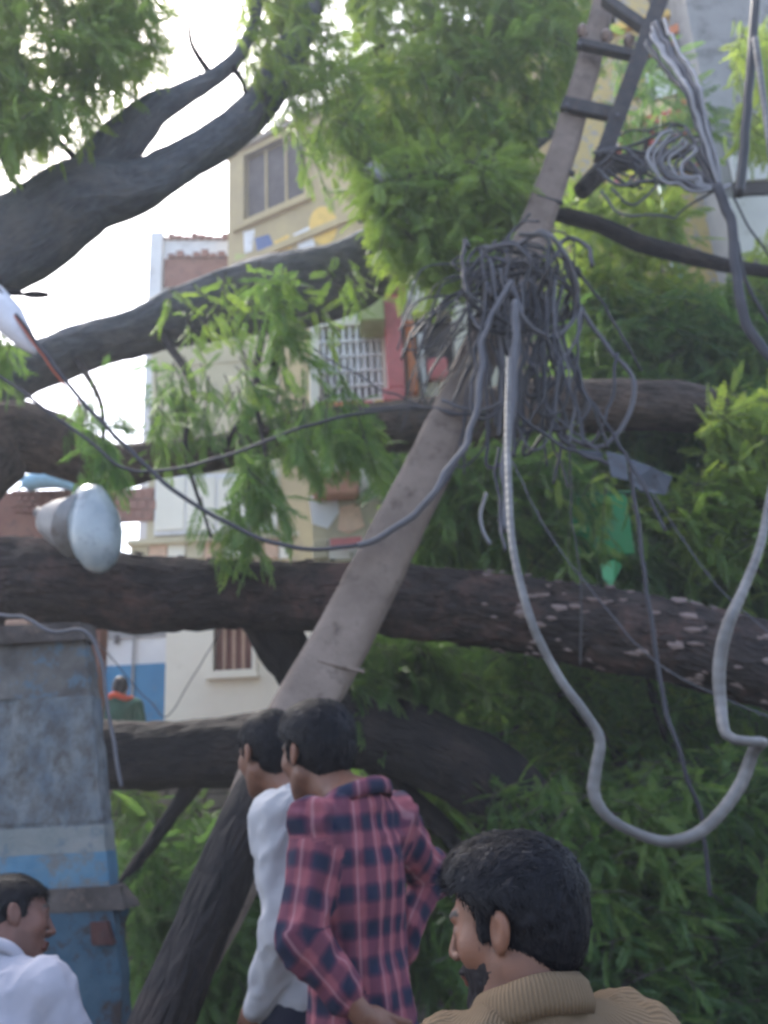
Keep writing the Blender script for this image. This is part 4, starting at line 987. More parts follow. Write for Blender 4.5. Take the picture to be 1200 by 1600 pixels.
for pts in ([(330, 118, 4.8, 7), (300, 70, 4.8, 5), (296, 30, 4.8, 3)], [(330, 118, 4.8, 6), (322, 140, 4.8, 4), (305, 100, 4.8, 2)], [(360, 100, 4.8, 7), (380, 130, 4.8, 5), (384, 160, 4.8, 3)], [(120, 250, 4.6, 7), (60, 180, 4.5, 5), (20, 60, 4.4, 4)],
            [(700, 1210, 5.5, 9), (760, 1160, 5.6, 6), (810, 1135, 5.7, 3)], [(150, 310, 4.6, 8), (30, 290, 4.5, 6), (-20, 180, 4.4, 4)], [(420, 150, 4.9, 9), (500, 130, 5.2, 7), (620, 60, 5.4, 4)], [(560, 420, 6.3, 12), (640, 300, 6.1, 8), (700, 160, 6.0, 5)],
            [(620, 40, 6.0, 5), (720, 60, 6.0, 6), (800, 30, 6.0, 7), (880, -30, 6, 8)], [(350, 700, 5.8, 10), (420, 600, 5.2, 8), (440, 500, 5.0, 5)], [(250, 520, 6.0, 8), (300, 600, 5.4, 6), (290, 700, 4.9, 4), (330, 840, 4.7, 2)], [(420, 470, 6.1, 8), (400, 600, 5.3, 5), (420, 740, 4.8, 3)], [(120, 560, 5.9, 6), (160, 640, 5.2, 4), (150, 760, 4.7, 2)], [(780, 120, 6.6, 8), (860, 60, 6.4, 9), (960, 30, 6.3, 8)],
            [(700, 890, 5.6, 6), (760, 800, 5.8, 8), (850, 740, 6.0, 7)], [(880, 1080, 5.9, 12), (960, 1180, 6, 10), (1060, 1290, 6, 7)], [(1010, 960, 5.6, 9), (1020, 1080, 5.7, 8), (1070, 1230, 5.7, 6)]):
    limb('branch', pts, 'bark_dark', ft, sides=10, step=.04, groove=0, seed=pts[0][0] % 17)
# curled plates of bark peeling off the trunk
src = [o for o in ft.children if o.name.startswith('trunk')][0]
def bark_flakes(o, n, mat, xr):
    me = o.data; nv = len(me.vertices); co = np.empty(nv*3, np.float32); no = np.empty(nv*3, np.float32); me.vertices.foreach_get('co', co); me.vertices.foreach_get('normal', no); co = co.reshape(-1, 3); no = no.reshape(-1, 3)
    ok = np.where((co[:, 0] > xr[0]) & (co[:, 0] < xr[1]) & (no[:, 1] < -.1))[0]; pick = RNG.choice(ok, n)
    c = co[pick]+no[pick]*.003; nn = no[pick]; ax = np.tile([[1., 0, -.1]], (n, 1)); ax -= nn*(ax*nn).sum(1)[:, None]; ax /= np.linalg.norm(ax, axis=1)[:, None]; sd = np.cross(nn, ax)
    l = RNG.uniform(.012, .05, n)[:, None]; w = l*RNG.uniform(.25, .6, n)[:, None]; sk = RNG.normal(0, .3, (n, 1))
    V = np.stack([c-ax*l+nn*.012, c-ax*l*.2-sd*w+nn*.001, c+ax*l-sd*w*.5+sd*sk*w+nn*.014, c+ax*l*.9+sd*w*.4+nn*.016, c+sd*w+nn*.002, c-ax*l*.8+sd*w*.5+nn*.013], 1).reshape(-1, 3); k = np.arange(n)[:, None]*6
    Q = np.vstack([k+np.array([[0, 1, 2, 3]]), k+np.array([[0, 3, 4, 5]])])
    f = mesh('bark_flakes', V, Q, mat, ft, smooth=False); f['kind'] = 'stuff'
bark_flakes(src, 90, plain('peeled_bark', (.20, .15, .14), .9), (.5, 2.6)); bark_flakes(src, 200, M['bark'], (-2.2, 2.6))

# ---- foliage of the fallen tree
SKY = [[(210, 240), (255, 180), (350, 125), (395, 150), (330, 215), (215, 262)], [(60, 420), (352, 245), (356, 380), (232, 368), (232, 458), (60, 505), (10, 440)], [(55, 600), (236, 568), (236, 605), (80, 635)]]
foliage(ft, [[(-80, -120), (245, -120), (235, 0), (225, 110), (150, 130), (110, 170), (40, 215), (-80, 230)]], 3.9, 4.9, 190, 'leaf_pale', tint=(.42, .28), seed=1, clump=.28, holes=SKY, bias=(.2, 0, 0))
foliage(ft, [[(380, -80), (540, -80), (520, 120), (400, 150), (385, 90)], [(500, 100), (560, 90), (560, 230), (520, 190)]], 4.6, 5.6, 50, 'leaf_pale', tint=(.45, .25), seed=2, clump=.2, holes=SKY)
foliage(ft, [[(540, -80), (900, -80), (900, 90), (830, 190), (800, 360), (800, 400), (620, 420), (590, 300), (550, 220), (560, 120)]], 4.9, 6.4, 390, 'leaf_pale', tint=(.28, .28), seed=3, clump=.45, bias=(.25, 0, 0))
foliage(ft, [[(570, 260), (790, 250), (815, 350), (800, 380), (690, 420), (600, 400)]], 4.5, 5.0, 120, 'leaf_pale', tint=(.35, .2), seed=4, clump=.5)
foliage(ft, [[(400, 120), (560, 100), (580, 260), (450, 260)]], 4.6, 5.4, 26, 'leaf_pale', tint=(.3, .25), seed=51, clump=0, size=(.12, .2), hang=1)
foliage(ft, [[(230, 470), (420, 430), (580, 400), (590, 520), (440, 530), (330, 545), (150, 545)]], 4.6, 5.6, 16, 'leaf_pale', tint=(.2, .25), seed=5, clump=0, holes=[SKY[2]], spread=.5, hang=1.1, per=6, size=(.1, .18))
foliage(ft, [[(90, 610), (150, 660), (100, 660)], [(170, 610), (330, 580), (500, 550), (590, 640), (560, 700), (400, 690), (230, 690)]], 4.6, 5.5, 40, 'leaf', tint=(.4, .3), seed=55, clump=.1, holes=[SKY[2]], spread=.3, hang=1.2, size=(.11, .19))
foliage(ft, [[(430, 640), (580, 650), (570, 700), (440, 710)], [(370, 690), (450, 680), (430, 790), (370, 800)], [(110, 660), (170, 660), (170, 720), (125, 720)], [(300, 800), (370, 800), (360, 830), (310, 830)]], 4.3, 4.8, 24, 'leaf', tint=(.5, .2), seed=6, clump=0, spread=.3, hang=1.2)
foliage(ft, [[(-20, 500), (15, 510), (15, 550), (-20, 550)], [(400, 430), (460, 440), (460, 560), (410, 520)]], 4.6, 5.2, 12, 'leaf', tint=(.6, .2), seed=7, clump=0)
foliage(ft, [[(600, 720), (900, 700), (900, 900), (600, 880), (640, 790)]], 5.3, 7.0, 300, 'leaf', tint=(.42, .25), seed=8, clump=.6)
foliage(ft, [[(560, 1000), (900, 1020), (1260, 1100), (1260, 1500), (900, 1500), (830, 1320), (760, 1200), (720, 1140), (590, 1090)]], 5.6, 7.6, 800, 'leaf', tint=(.38, .38), seed=9, clump=.6, hang=.35, bias=(.2, 0, 0), size=(.11, .2), spread=.8)
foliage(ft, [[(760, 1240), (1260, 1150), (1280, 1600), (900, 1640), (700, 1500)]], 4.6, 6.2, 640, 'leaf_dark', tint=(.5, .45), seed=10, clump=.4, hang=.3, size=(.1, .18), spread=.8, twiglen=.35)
foliage(ft, [[(560, 1200), (700, 1230), (800, 1320), (760, 1500), (620, 1500), (540, 1300)], [(545, 1195), (640, 1190), (640, 1260), (560, 1260)]], 5.8, 7.0, 240, 'leaf', tint=(.35, .25), seed=11, clump=.7)
foliage(ft, [[(540, 995), (640, 990), (700, 1060), (600, 1080), (540, 1090)]], 5.3, 6.2, 60, 'leaf', tint=(.45, .25), seed=12, clump=.4)

# ================================================================ OTHER PLANTS
rt = thing('tree', 'broad leaved yellow green tree standing behind the cables at the right', 'tree', tuple(P(1150, 900, 7.6).xy)+(GZ,))
limb('trunk', [(1130, 1500, 7.6, 30), (1110, 1100, 7.6, 27), (1060, 800, 7.6, 22), (1010, 560, 7.6, 17), (990, 380, 7.6, 11), (1010, 200, 7.6, 6)], 'bark_dark', rt, sides=20, seed=21)
limb('limb', [(1060, 800, 7.6, 14), (1130, 640, 7.4, 11), (1200, 480, 7.2, 7)], 'bark_dark', rt, sides=14, seed=22)
limb('limb', [(1010, 560, 7.6, 10), (930, 460, 7.3, 8), (880, 340, 7.1, 5)], 'bark_dark', rt, sides=14, seed=23)
foliage(rt, [[(870, 440), (960, 470), (1140, 470), (1260, 440), (1260, 960), (1060, 920), (890, 870), (870, 700)]], 6.3, 7.6, 520, 'leaf', tint=(.45, .3), protos=ROUND, size=(.2, .32), seed=21, clump=.6, hang=.3, bias=(.1, 0, 0), holes=[[(880, 690), (1000, 690), (1000, 860), (880, 860)]])
foliage(rt, [[(880, 300), (1050, 290), (1060, 420), (1120, 500), (960, 520), (870, 480)], [(1150, 400), (1260, 380), (1260, 480), (1150, 470)]], 6.6, 7.5, 110, 'leaf_pale', tint=(.5, .25), protos=ROUND, size=(.2, .32), seed=22, clump=.25, hang=.3)
foliage(rt, [[(1060, 760), (1150, 740), (1160, 880), (1080, 880)], [(1130, 630), (1260, 620), (1260, 900), (1160, 900)]], 5.3, 5.9, 190, 'leaf_pale', tint=(.5, .3), protos=ROUND, size=(.14, .24), seed=23, clump=.4, hang=.2)
foliage(rt, [[(930, 120), (1000, 60), (1120, 150), (1100, 260), (960, 280)], [(1140, 430), (1260, 420), (1260, 620), (1150, 600)]], 6.6, 7.5, 46, 'leaf', tint=(.5, .25), seed=26, clump=0, protos=ROUND)
foliage(rt, [[(1150, 60), (1270, 30), (1270, 250), (1155, 230)]], 6.2, 7.3, 75, 'leaf_pale', tint=(.6, .2), seed=24, clump=0, protos=ROUND)
foliage(rt, [[(880, 690), (990, 690), (1000, 850), (960, 870), (880, 860)]], 4.9, 5.2, 7, 'leaf_pale', tint=(.4, .3), seed=28, clump=0, size=(.1, .18))
foliage(rt, [[(890, 860), (980, 850), (1150, 900), (1260, 900), (1260, 960), (1000, 930), (890, 905)]], 5.5, 6.2, 80, 'leaf', tint=(.5, .25), seed=25, clump=.3, protos=ROUND)
sb = thing('shrub', 'tangled green shrub growing between the blue pillar and the dark propped limb', 'shrub', tuple(P(320, 1600, 6.3).xy)+(GZ,))
for i, (x, dx) in enumerate(((250, -20), (320, 10), (390, 30), (440, -10), (230, 30))):
    limb('stem', [(x, 1720, 6.3, 8), (x+dx*.5, 1500, 6.3, 6), (x+dx, 1330, 6.3, 3)], 'twig', sb, sides=8, step=.06, groove=0, seed=30+i)
foliage(sb, [[(190, 1295), (260, 1320), (420, 1290), (440, 1640), (190, 1660), (215, 1450)]], 5.6, 7.0, 300, 'leaf', tint=(.3, .25), seed=31, clump=.5, hang=.3, bias=(.25, 0, 0))
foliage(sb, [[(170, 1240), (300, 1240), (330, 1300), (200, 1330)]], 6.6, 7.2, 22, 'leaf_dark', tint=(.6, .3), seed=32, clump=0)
bt = thing('tree', 'dark bushy tree closing the view low behind the fallen crown', 'tree', tuple(P(900, 1300, 8.6).xy)+(GZ,))
limb('trunk', [(900, 1560, 8.6, 30), (880, 1250, 8.6, 26), (860, 1000, 8.6, 18), (850, 760, 8.6, 8)], 'bark_dark', bt, sides=16, seed=41)
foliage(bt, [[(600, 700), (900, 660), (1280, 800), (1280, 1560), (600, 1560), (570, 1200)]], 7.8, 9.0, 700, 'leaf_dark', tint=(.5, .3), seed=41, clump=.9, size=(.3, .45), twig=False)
# ================================================================ BLUE PILLAR
bp_ = thing('pillar', 'thick masonry pillar with flaking pale blue paint at the lower left', 'pillar', tuple(P(60, 1500, 3.35).xy)+(GZ,))
pm = weathered('flaking_blue_paint', (.09, .115, .145), (.175, .185, .19), (.07, .064, .06), scale=9, bump=.9, bscale=26, dlo=.42, dhi=.66, stretch=(1, 1, .75))
m_, t_, b_n, o_ = pm, pm.node_tree, pm.node_tree.nodes['Principled BSDF'] if 'Principled BSDF' in pm.node_tree.nodes else None, None
capm = weathered('stained_cap', (.045, .038, .036), (.10, .085, .08), (.16, .12, .10), scale=8, bump=.7)
bluestripe = weathered('old_blue_band', (.06, .15, .24), (.11, .19, .25), (.14, .14, .14), scale=7, bump=.6, dlo=.5, dhi=.62, bscale=26)
darkblue = weathered('dark_blue_plinth', (.03, .07, .11), (.055, .10, .14), (.045, .035, .035), scale=6, bump=.7, dlo=.5, dhi=.6)
def xl_big(pl): return pl[0][0] < 0
def taper_block(name, pl, pr_, Yf, depth, mat, parent, nz=26, nx=20, bumpy=.006, seed=0):
    if xl_big(pl): pr_ = ((pr_[0][0]-20, 0), (pr_[1][0]-20, 0)); depth = depth*.22
    """weathered block whose front face runs between two pixel edges (left list, right list of (px,py))"""
    (xl0, yt), (xl1, yb) = pl; (xr0, _), (xr1, _2) = pr_
    tl, tr, bl, br = P(xl0, yt, Yf), P(xr0, yt, Yf), P(xl1, yb, Yf), P(xr1, yb, Yf)
    z1 = tl.z; z0 = bl.z
    loop_top = [(tl.x, Yf), (tr.x, Yf), (tr.x, Yf+depth), (tl.x, Yf+depth)]; loop_bot = [(bl.x, Yf), (br.x, Yf), (br.x, Yf+depth), (bl.x, Yf+depth)]
    def perim(lp):
        out = []
        for i in range(4):
            a, b = np.array(lp[i]), np.array(lp[(i+1) % 4])
            for k in range(nx): out.append(a+(b-a)*k/nx)
        return np.array(out)
    a, b = perim(loop_bot), perim(loop_top); n = len(a); V = []
    cen = (a.mean(0)+b.mean(0))/2
    for i in range(nz+1):
        t = i/nz; p = a+(b-a)*t; V.append(np.column_stack([p, np.full(n, z0+(z1-z0)*t)]))
    V = np.vstack(V); d = V[:, :2]-cen; d /= np.linalg.norm(d, axis=1)[:, None]
    V[:, :2] += d*(bumpy*fbm(V*9+seed, 3, seed))[:, None]
    i = np.arange(nz)[:, None]*n; j = np.arange(n)[None]; Q = np.stack([i+j, i+(j+1) % n, i+n+(j+1) % n, i+n+j], -1).reshape(-1, 4)
    Fs = [tuple(q) for q in Q]+[tuple(range(nz*n, nz*n+n))]
    return mesh(name, V, Fs, mat, parent, smooth=False)
taper_block('shaft', ((-120, 1100), (-120, 1296)), ((160, 0), (181, 0)), 3.35, .5, pm, bp_, seed=1, bumpy=.009)
taper_block('bare_top', ((-120, 1012), (-120, 1100)), ((150, 0), (160, 0)), 3.352, .5, weathered('bare_render', (.075, .07, .068), (.14, .135, .13), (.09, .13, .17), scale=8, bump=.9, bscale=24, dlo=.5, dhi=.6), bp_, nz=12, seed=9, bumpy=.012)
taper_block('groove', ((-120, 1296), (-120, 1303)), ((179, 0), (181, 0)), 3.353, .49, pm, bp_, nz=2, seed=2)
taper_block('lower_shaft', ((-120, 1303), (-120, 1345)), ((182, 0), (186, 0)), 3.345, .5, weathered('patched_paint', (.15, .17, .17), (.22, .225, .22), (.08, .12, .16), scale=7, bump=.5), bp_, nz=8, seed=3)
taper_block('blue_band', ((-120, 1345), (-120, 1400)), ((186, 0), (188, 0)), 3.345, .5, bluestripe, bp_, nz=8, seed=4)
taper_block('broken_ledge', ((-120, 1400), (-120, 1438)), ((203, 0), (211, 0)), 3.325, .6, capm, bp_, nz=12, bumpy=.03, seed=5)
q = P(200, 1438, 3.33)
taper_block('plinth', ((-120, 1438), (-120, 1905)), ((200, 0), (225, 0)), 3.33, .55, darkblue, bp_, nz=30, bumpy=.012, seed=6)
taper_block('cap', ((-120, 984), (-120, 1012)), ((148, 0), (156, 0)), 3.32, .55, capm, bp_, nz=8, bumpy=.02, seed=7)
taper_block('patch', ((140, 1442), (140, 1478)), ((168, 0), (172, 0)), 3.305, .03, weathered('dull_red_patch', (.05, .022, .022), (.08, .035, .032), (.03, .04, .05), scale=12, bump=.6), bp_, nz=6, nx=6, bumpy=.01, seed=8)
rb = thing('brick', 'broken orange brick lying on top of the blue pillar', 'brick', tuple(P(32, 984, 3.5)))
for k, (x0, x1) in enumerate(((14, 52),)):
    a, b = P(x0, 986, 3.45), P(x1, 974, 3.45); V, Q = box_arrays((a.x, 3.4, a.z), (b.x, 3.5, b.z+.01)); bevel(mesh('block', V, Q, weathered('brick_chunk', (.28, .17, .12), (.38, .25, .18), scale=8, bump=.7), rb, smooth=False), .008)

# ================================================================ UTILITY POLE
up_ = thing('utility_pole', 'brown concrete utility pole leaning across the trunks with steel crossarms', 'utility pole', tuple(P(470, 1130, 3.9).xy)+(GZ,))
pp = [(300, 1580, 3.25, 52), (352, 1400, 3.5, 50), (415, 1240, 3.7, 47), (478, 1100, 3.9, 44), (540, 990, 4.0, 42), (620, 830, 4.1, 39), (690, 690, 4.2, 36), (760, 530, 4.35, 32), (820, 395, 4.5, 29), (868, 270, 4.65, 26), (905, 150, 4.8, 24), (935, 40, 4.95, 22), (960, -70, 5.1, 20)]
pp = [(256, 1590, 3.5, 34), (350, 1400, 3.66, 38)]+pp[2:]
w = np.array([(*P(x, y, Y), pr(r, Y)) for x, y, Y, r in pp]); 
d0 = w[0, :3]-w[1, :3]; d0 /= np.linalg.norm(d0); tgt = w[0, :3]+d0*((w[0, 2]-GZ)/-d0[2]); w = np.vstack([[*tgt, w[0, 3]*1.15], w]); up_.location = (tgt[0], tgt[1], GZ)
c = catmull(w, 90)
def rect_tube(path, rad, asp=.8, corner=.25, seed=0):
    T = np.gradient(path, axis=0); T /= np.linalg.norm(T, axis=1)[:, None]; prof = []
    for i in range(32):
        a = 2*np.pi*i/32; x, y = math.cos(a), math.sin(a); p_ = 5; k = (abs(x)**p_+abs(y)**p_)**(-1/p_); prof.append((x*k, y*k*asp))
    prof = np.array(prof); n = len(path); V = []
    for i in range(n):
        s = np.cross(T[i], [0, 1., 0]); s /= np.linalg.norm(s); u = np.cross(s, T[i]); r = rad[i]
        V.append(path[i]+prof[:, :1]*r*s+prof[:, 1:]*r*u)
    V = np.vstack(V); cen = np.repeat(path, 32, 0); dd = V-cen; dl = np.linalg.norm(dd, axis=1)[:, None]
    V += dd/dl*(.004*fbm(V*16+seed, 3, 3)-.010*np.clip(fbm(V*7, 3, 9)-.55, 0, 1))[:, None]
    i = np.arange(n-1)[:, None]*32; j = np.arange(32)[None]; Q = np.stack([i+j, i+(j+1) % 32, i+32+(j+1) % 32, i+32+j], -1).reshape(-1, 4)
    return mesh('shaft', V, [tuple(q) for q in Q]+[tuple(range(32)), tuple(range((n-1)*32, n*32))], M['concrete'], up_, smooth=True)
rect_tube(c[:, :3], c[:, 3])
def bar(name, x0, y0, x1, y1, Ya, Yb, wd, mat, parent, dp=None):
    a, b = np.array(P(x0, y0, Ya)), np.array(P(x1, y1, Yb)); t = (b-a)/np.linalg.norm(b-a); s = np.cross(t, [0, 1., 0]); s /= np.linalg.norm(s); u = np.cross(s, t); h = wd/2; g = (dp or wd)/2
    V = [a-s*h-u*g, a+s*h-u*g, a+s*h+u*g, a-s*h+u*g, b-s*h-u*g, b+s*h-u*g, b+s*h+u*g, b-s*h+u*g]
    return bevel(mesh(name, V, np.array([(0, 3, 2, 1), (4, 5, 6, 7), (0, 1, 5, 4), (1, 2, 6, 5), (2, 3, 7, 6), (3, 0, 4, 7)]), mat, parent, smooth=False), .006)
st_ = M['steel_dark']
bar('crossarm', 902, 68, 1012, 92, 4.72, 4.66, .062, st_, up_); bar('crossarm', 878, 162, 972, 182, 4.66, 4.62, .10, st_, up_, .05); bar('crossarm', 945, 0, 1030, 60, 4.8, 4.66, .07, st_, up_)
bar('brace', 1046, -40, 940, 252, 4.62, 4.58, .105, st_, up_, .07); bar('brace', 1012, -20, 1046, 80, 4.7, 4.66, .04, st_, up_)
bar('clamp', 858, 262, 898, 272, 4.60, 4.60, .03, st_, up_); bar('clamp', 838, 306, 880, 318, 4.52, 4.52, .022, st_, up_); bar('clamp', 496, 1032, 570, 1050, 3.86, 3.86, .016, M['concrete'], up_)
for x, y in ((912, 58), (950, 66), (985, 74)):
    a = P(x, y, 4.7); V, Q, bk = tube_arrays([(a.x, a.y, a.z-.03), (a.x, a.y, a.z+.02), (a.x, a.y, a.z+.03), (a.x, a.y, a.z+.06), (a.x, a.y, a.z+.065), (a.x, a.y, a.z+.1)], [.012, .012, .04, .03, .042, .02], 14)
    mesh('insulator', V, Q, plain('porcelain', (.22, .16, .14), .25), up_)
for x, y, Yt in ((905, 70, 4.69), (998, 90, 4.64), (885, 166, 4.62), (964, 182, 4.58)):
    a = P(x, y, Yt-.03); V, Q, bk = tube_arrays([(a.x, a.y-.015, a.z), (a.x, a.y+.03, a.z)], [.014, .014], 6); mesh('bolt', V, Q, M['cable_grey'], up_)
bar('yellow_plate', 960, 172, 978, 128, 4.78, 4.78, .05, plain('plate_yellow', (.42, .33, .10), .5), up_, .01)

# ================================================================ CABLES
def cable(label, pts, r, mat, group=None, n=70, name='cable', sides=8, parent=None):
    w = catmull(np.array([tuple(P(x, y, Y)) for x, y, Y in pts]), max(n//3, 4*len(pts))); k_ = np.minimum(1, np.minimum(np.arange(len(w)), np.arange(len(w))[::-1])/3.)[:, None]
    w = w+np.stack([fbm(w*9+q*4.4, 2, 60+q) for q in (1, 2, 3)], 1)*.016*k_*(1 if parent is not None else .5); V, Q, bk = cable_arrays(w, r, n, sides)
    o = mesh(name, V, Q, M[mat] if isinstance(mat, str) else mat, parent, attrs={'bark': bk})
    if parent is None: tag(o, label, 'cable', group)
    return o
# the pale wrapped loop
m, t, b, out = nodes('wrapped_sheath'); sp = N(t, 'ShaderNodeSeparateXYZ'); L(t, coordsrc(t, 'bark'), sp.inputs[0])
a = N(t, 'ShaderNodeMath', operation='MULTIPLY', i_1=150.0); L(t, sp.outputs[2], a.inputs[0]); s_ = N(t, 'ShaderNodeMath', operation='SINE'); L(t, a.outputs[0], s_.inputs[0])
nz_ = N(t, 'ShaderNodeTexNoise', i_Scale=5.0, i_Detail=5.0); L(t, coordsrc(t, 'bark'), nz_.inputs['Vector'])
r = N(t, 'ShaderNodeValToRGB'); r.color_ramp.elements[0].position = .35; r.color_ramp.elements[0].color = (.06, .057, .057, 1); r.color_ramp.elements[1].position = .66; r.color_ramp.elements[1].color = (.17, .165, .165, 1); L(t, nz_.outputs[0], r.inputs[0]); L(t, r.outputs[0], b.inputs['Base Color'])
bpn = N(t, 'ShaderNodeBump', i_Strength=.22, i_Distance=.003); L(t, s_.outputs[0], bpn.inputs['Height']); L(t, bpn.outputs[0], b.inputs['Normal']); b.inputs['Roughness'].default_value = .5
Yl = 3.1
lp = [(795, 560, 3.7, 5), (793, 660, 3.5, 6), (795, 760, 3.35, 6.5), (802, 860, 3.2, 7), (830, 970, Yl, 7.5), (872, 1055, Yl, 7.5), (915, 1115, Yl, 8), (937, 1155, Yl, 9), (931, 1200, Yl, 10), (928, 1240, Yl, 10.5), (948, 1275, Yl, 9), (990, 1300, Yl, 8.5), (1040, 1315, Yl, 9), (1090, 1302, Yl, 10), (1130, 1265, Yl, 10), (1160, 1220, Yl, 10.5), (1178, 1172, Yl-.02, 10), (1192, 1160, Yl-.06, 9), (1165, 1158, Yl-.1, 8), (1135, 1148, Yl-.06, 9), (1126, 1100, Yl, 10), (1124, 1040, Yl, 11), (1136, 980, Yl, 11), (1162, 920, Yl+.05, 9), (1185, 860, Yl+.1, 8), (1200, 790, Yl+.2, 7), (1230, 600, Yl+.4, 7), (1215, 330, 3.6, 7), (1180, 60, 3.7, 7)]
w_ = np.array([(*P(x, y, Y), pr(r_*.86, Y)) for x, y, Y, r_ in lp]); cc = catmull(w_, 260); V, Q, bk = tube_arrays(cc[:, :3], cc[:, 3], 14)
tag(mesh('cable', V, Q, m, attrs={'bark': bk}), 'thick pale wrapped cable hanging in a big loop at the lower right', 'cable')
cable('long black wire sagging from the left edge down behind the pole', [(-40, 400, 3.9), (10, 470, 3.9), (90, 580, 3.9), (180, 680, 3.9), (280, 770, 3.9), (380, 830, 3.9), (470, 856, 3.9), (560, 852, 3.9), (640, 810, 3.95), (710, 730, 4.0), (742, 640, 4.0), (752, 540, 4.1), (790, 440, 4.3)], .0105, 'cable_mid', n=140)
cable('thin black wire crossing the hanging leaves at the left', [(-40, 560, 4.1), (60, 630, 4.1), (140, 690, 4.1), (210, 735, 4.15), (330, 720, 4.25), (470, 668, 4.3), (600, 640, 4.3), (700, 640, 4.3), (770, 650, 4.3)], .009, 'cable_mid', n=100)
rc_ = cable('orange red wire running beside the long black one at the upper left', [(20, 490, 3.89), (80, 575, 3.885), (125, 633, 3.885)], .005, plain('rust_red_wire', (.30, .06, .02), .5), n=20)
cable('thin whitish wire dropping diagonally over the dark trunk at the right', [(800, 720, 3.6), (850, 820, 3.6), (930, 930, 3.6), (1010, 1020, 3.6), (1090, 1075, 3.6), (1230, 1130, 3.6)], .003, 'cable_grey', n=60)
cable('thin whitish wire crossing the right edge below the leaves', [(1020, 770, 3.7), (1080, 860, 3.7), (1140, 935, 3.7), (1230, 1010, 3.7)], .003, 'cable_grey', n=40)
cable('faint dark cord hanging straight down through the lower right leaves', [(985, 730, 4.2), (1000, 850, 4.2), (1020, 980, 4.2), (1035, 1090, 4.2), (1065, 1190, 4.2), (1095, 1280, 4.3), (1110, 1400, 4.4)], .011, 'cable_mid', n=60)
cable('thin black cable hanging plumb beside the green board', [(890, 700, 4.3), (892, 800, 4.3), (905, 900, 4.3), (907, 1040, 4.3)], .005, 'cable_black', n=40)
cable('dark cable arching from the tangle down to the branch end', [(800, 378, 4.2), (860, 392, 4.15), (905, 428, 4.15), (950, 490, 4.15), (985, 550, 4.15), (1002, 580, 4.2)], .009, 'cable_black', n=60)
cable('brown grey cable bending over the trunk like a hook', [(900, 470, 4.1), (940, 530, 4.1), (980, 575, 4.1), (992, 600, 4.1), (985, 640, 4.1), (962, 680, 4.1), (935, 700, 4.1), (900, 690, 4.1), (860, 660, 4.1), (845, 590, 4.1)], .013, 'cable_grey', n=80)
cable('short pale curved cable end hanging by the bright leaves', [(760, 770, 4.2), (752, 800, 4.2), (755, 830, 4.2), (766, 850, 4.2)], .009, 'cable_pale', n=24)
cable('heavy black cable hanging plumb near the right edge', [(1185, -60, 3.8), (1176, 60, 3.8), (1168, 170, 3.8), (1160, 260, 3.8), (1154, 305, 3.8)], .026, 'cable_black', n=40)
cable('black cable falling from the white loops to the right edge', [(1120, 290, 3.9), (1140, 340, 3.9), (1150, 420, 3.9), (1162, 490, 3.9), (1190, 540, 3.9), (1240, 600, 3.9)], .026, 'cable_mid', n=50)
cable('second black cable beside the falling one at the right edge', [(1124, 296, 3.95), (1152, 380, 3.95), (1170, 450, 3.95), (1200, 500, 3.95), (1250, 540, 3.95)], .011, 'cable_black', n=50)
cable('thin dark wire against the white wall panel', [(1146, 308, 4.0), (1180, 370, 4.0), (1230, 440, 4.0)], .006, 'cable_mid', n=30)
cable('dark wire curving over the pavement side of the blue pillar', [(-30, 955, 3.2), (40, 968, 3.2), (90, 985, 3.2), (130, 982, 3.2), (158, 1035, 3.2), (172, 1130, 3.2), (190, 1230, 3.2)], .007, 'cable_grey', n=60)
cable('thin black wire hanging before the far blue wall', [(150, 1000, 6), (200, 1060, 6), (235, 1095, 6), (260, 1120, 6), (300, 1060, 6), (345, 985, 6)], .004, 'cable_mid', n=40)
ct = thing('cable_tangle', 'dense knot of grey and black cables slung from the leaning pole', 'cable tangle', tuple(P(810, 430, 4.2)))
rnd = random.Random(5)
def strand(pts, r, mat): cable(None, pts, r, mat, n=46, sides=6, parent=ct)
for i in range(28):           # loops coiled round the head of the knot
    cx, cy = rnd.gauss(815, 22), rnd.gauss(455, 24); rx, ry = rnd.uniform(35, 88), rnd.uniform(26, 84); a0 = rnd.uniform(0, 6.28); tl = rnd.uniform(-.5, .5); Yc = rnd.uniform(3.95, 4.2); n_ = rnd.randint(6, 9)
    pts = []
    for k in range(n_):
        a = a0+k*6.28/n_*rnd.uniform(.85, 1.1); x, y = rx*math.cos(a)*rnd.uniform(.8, 1.1), ry*math.sin(a)*rnd.uniform(.8, 1.15); pts.append((cx+x*math.cos(tl)-y*math.sin(tl), cy+x*math.sin(tl)+y*math.cos(tl), Yc+.1*math.sin(a*2)))
    strand(pts, rnd.uniform(.003, .013), rnd.choice(['cable_black', 'cable_black', 'cable_mid', 'cable_grey']))
for i in range(36):           # hanging bights and ends
    x0, y0 = rnd.uniform(745, 885), rnd.uniform(400, 470); dx = rnd.uniform(-50, 70); ln = rnd.uniform(150, 330); Yc = rnd.uniform(3.9, 4.15)
    pts = [(x0, y0, Yc), (x0+dx*.2+rnd.gauss(0, 9), y0+ln*.3, Yc), (x0+dx*.6+rnd.gauss(0, 12), y0+ln*.65, Yc), (x0+dx, y0+ln, Yc)]
    if i % 2: pts += [(x0+dx+rnd.uniform(20, 60), y0+ln*.86, Yc), (x0+dx+rnd.uniform(25, 60), y0+ln*.5, Yc)]
    strand(pts, rnd.uniform(.005, .011), rnd.choice(['cable_black', 'cable_mid', 'cable_grey', 'cable_mid']))
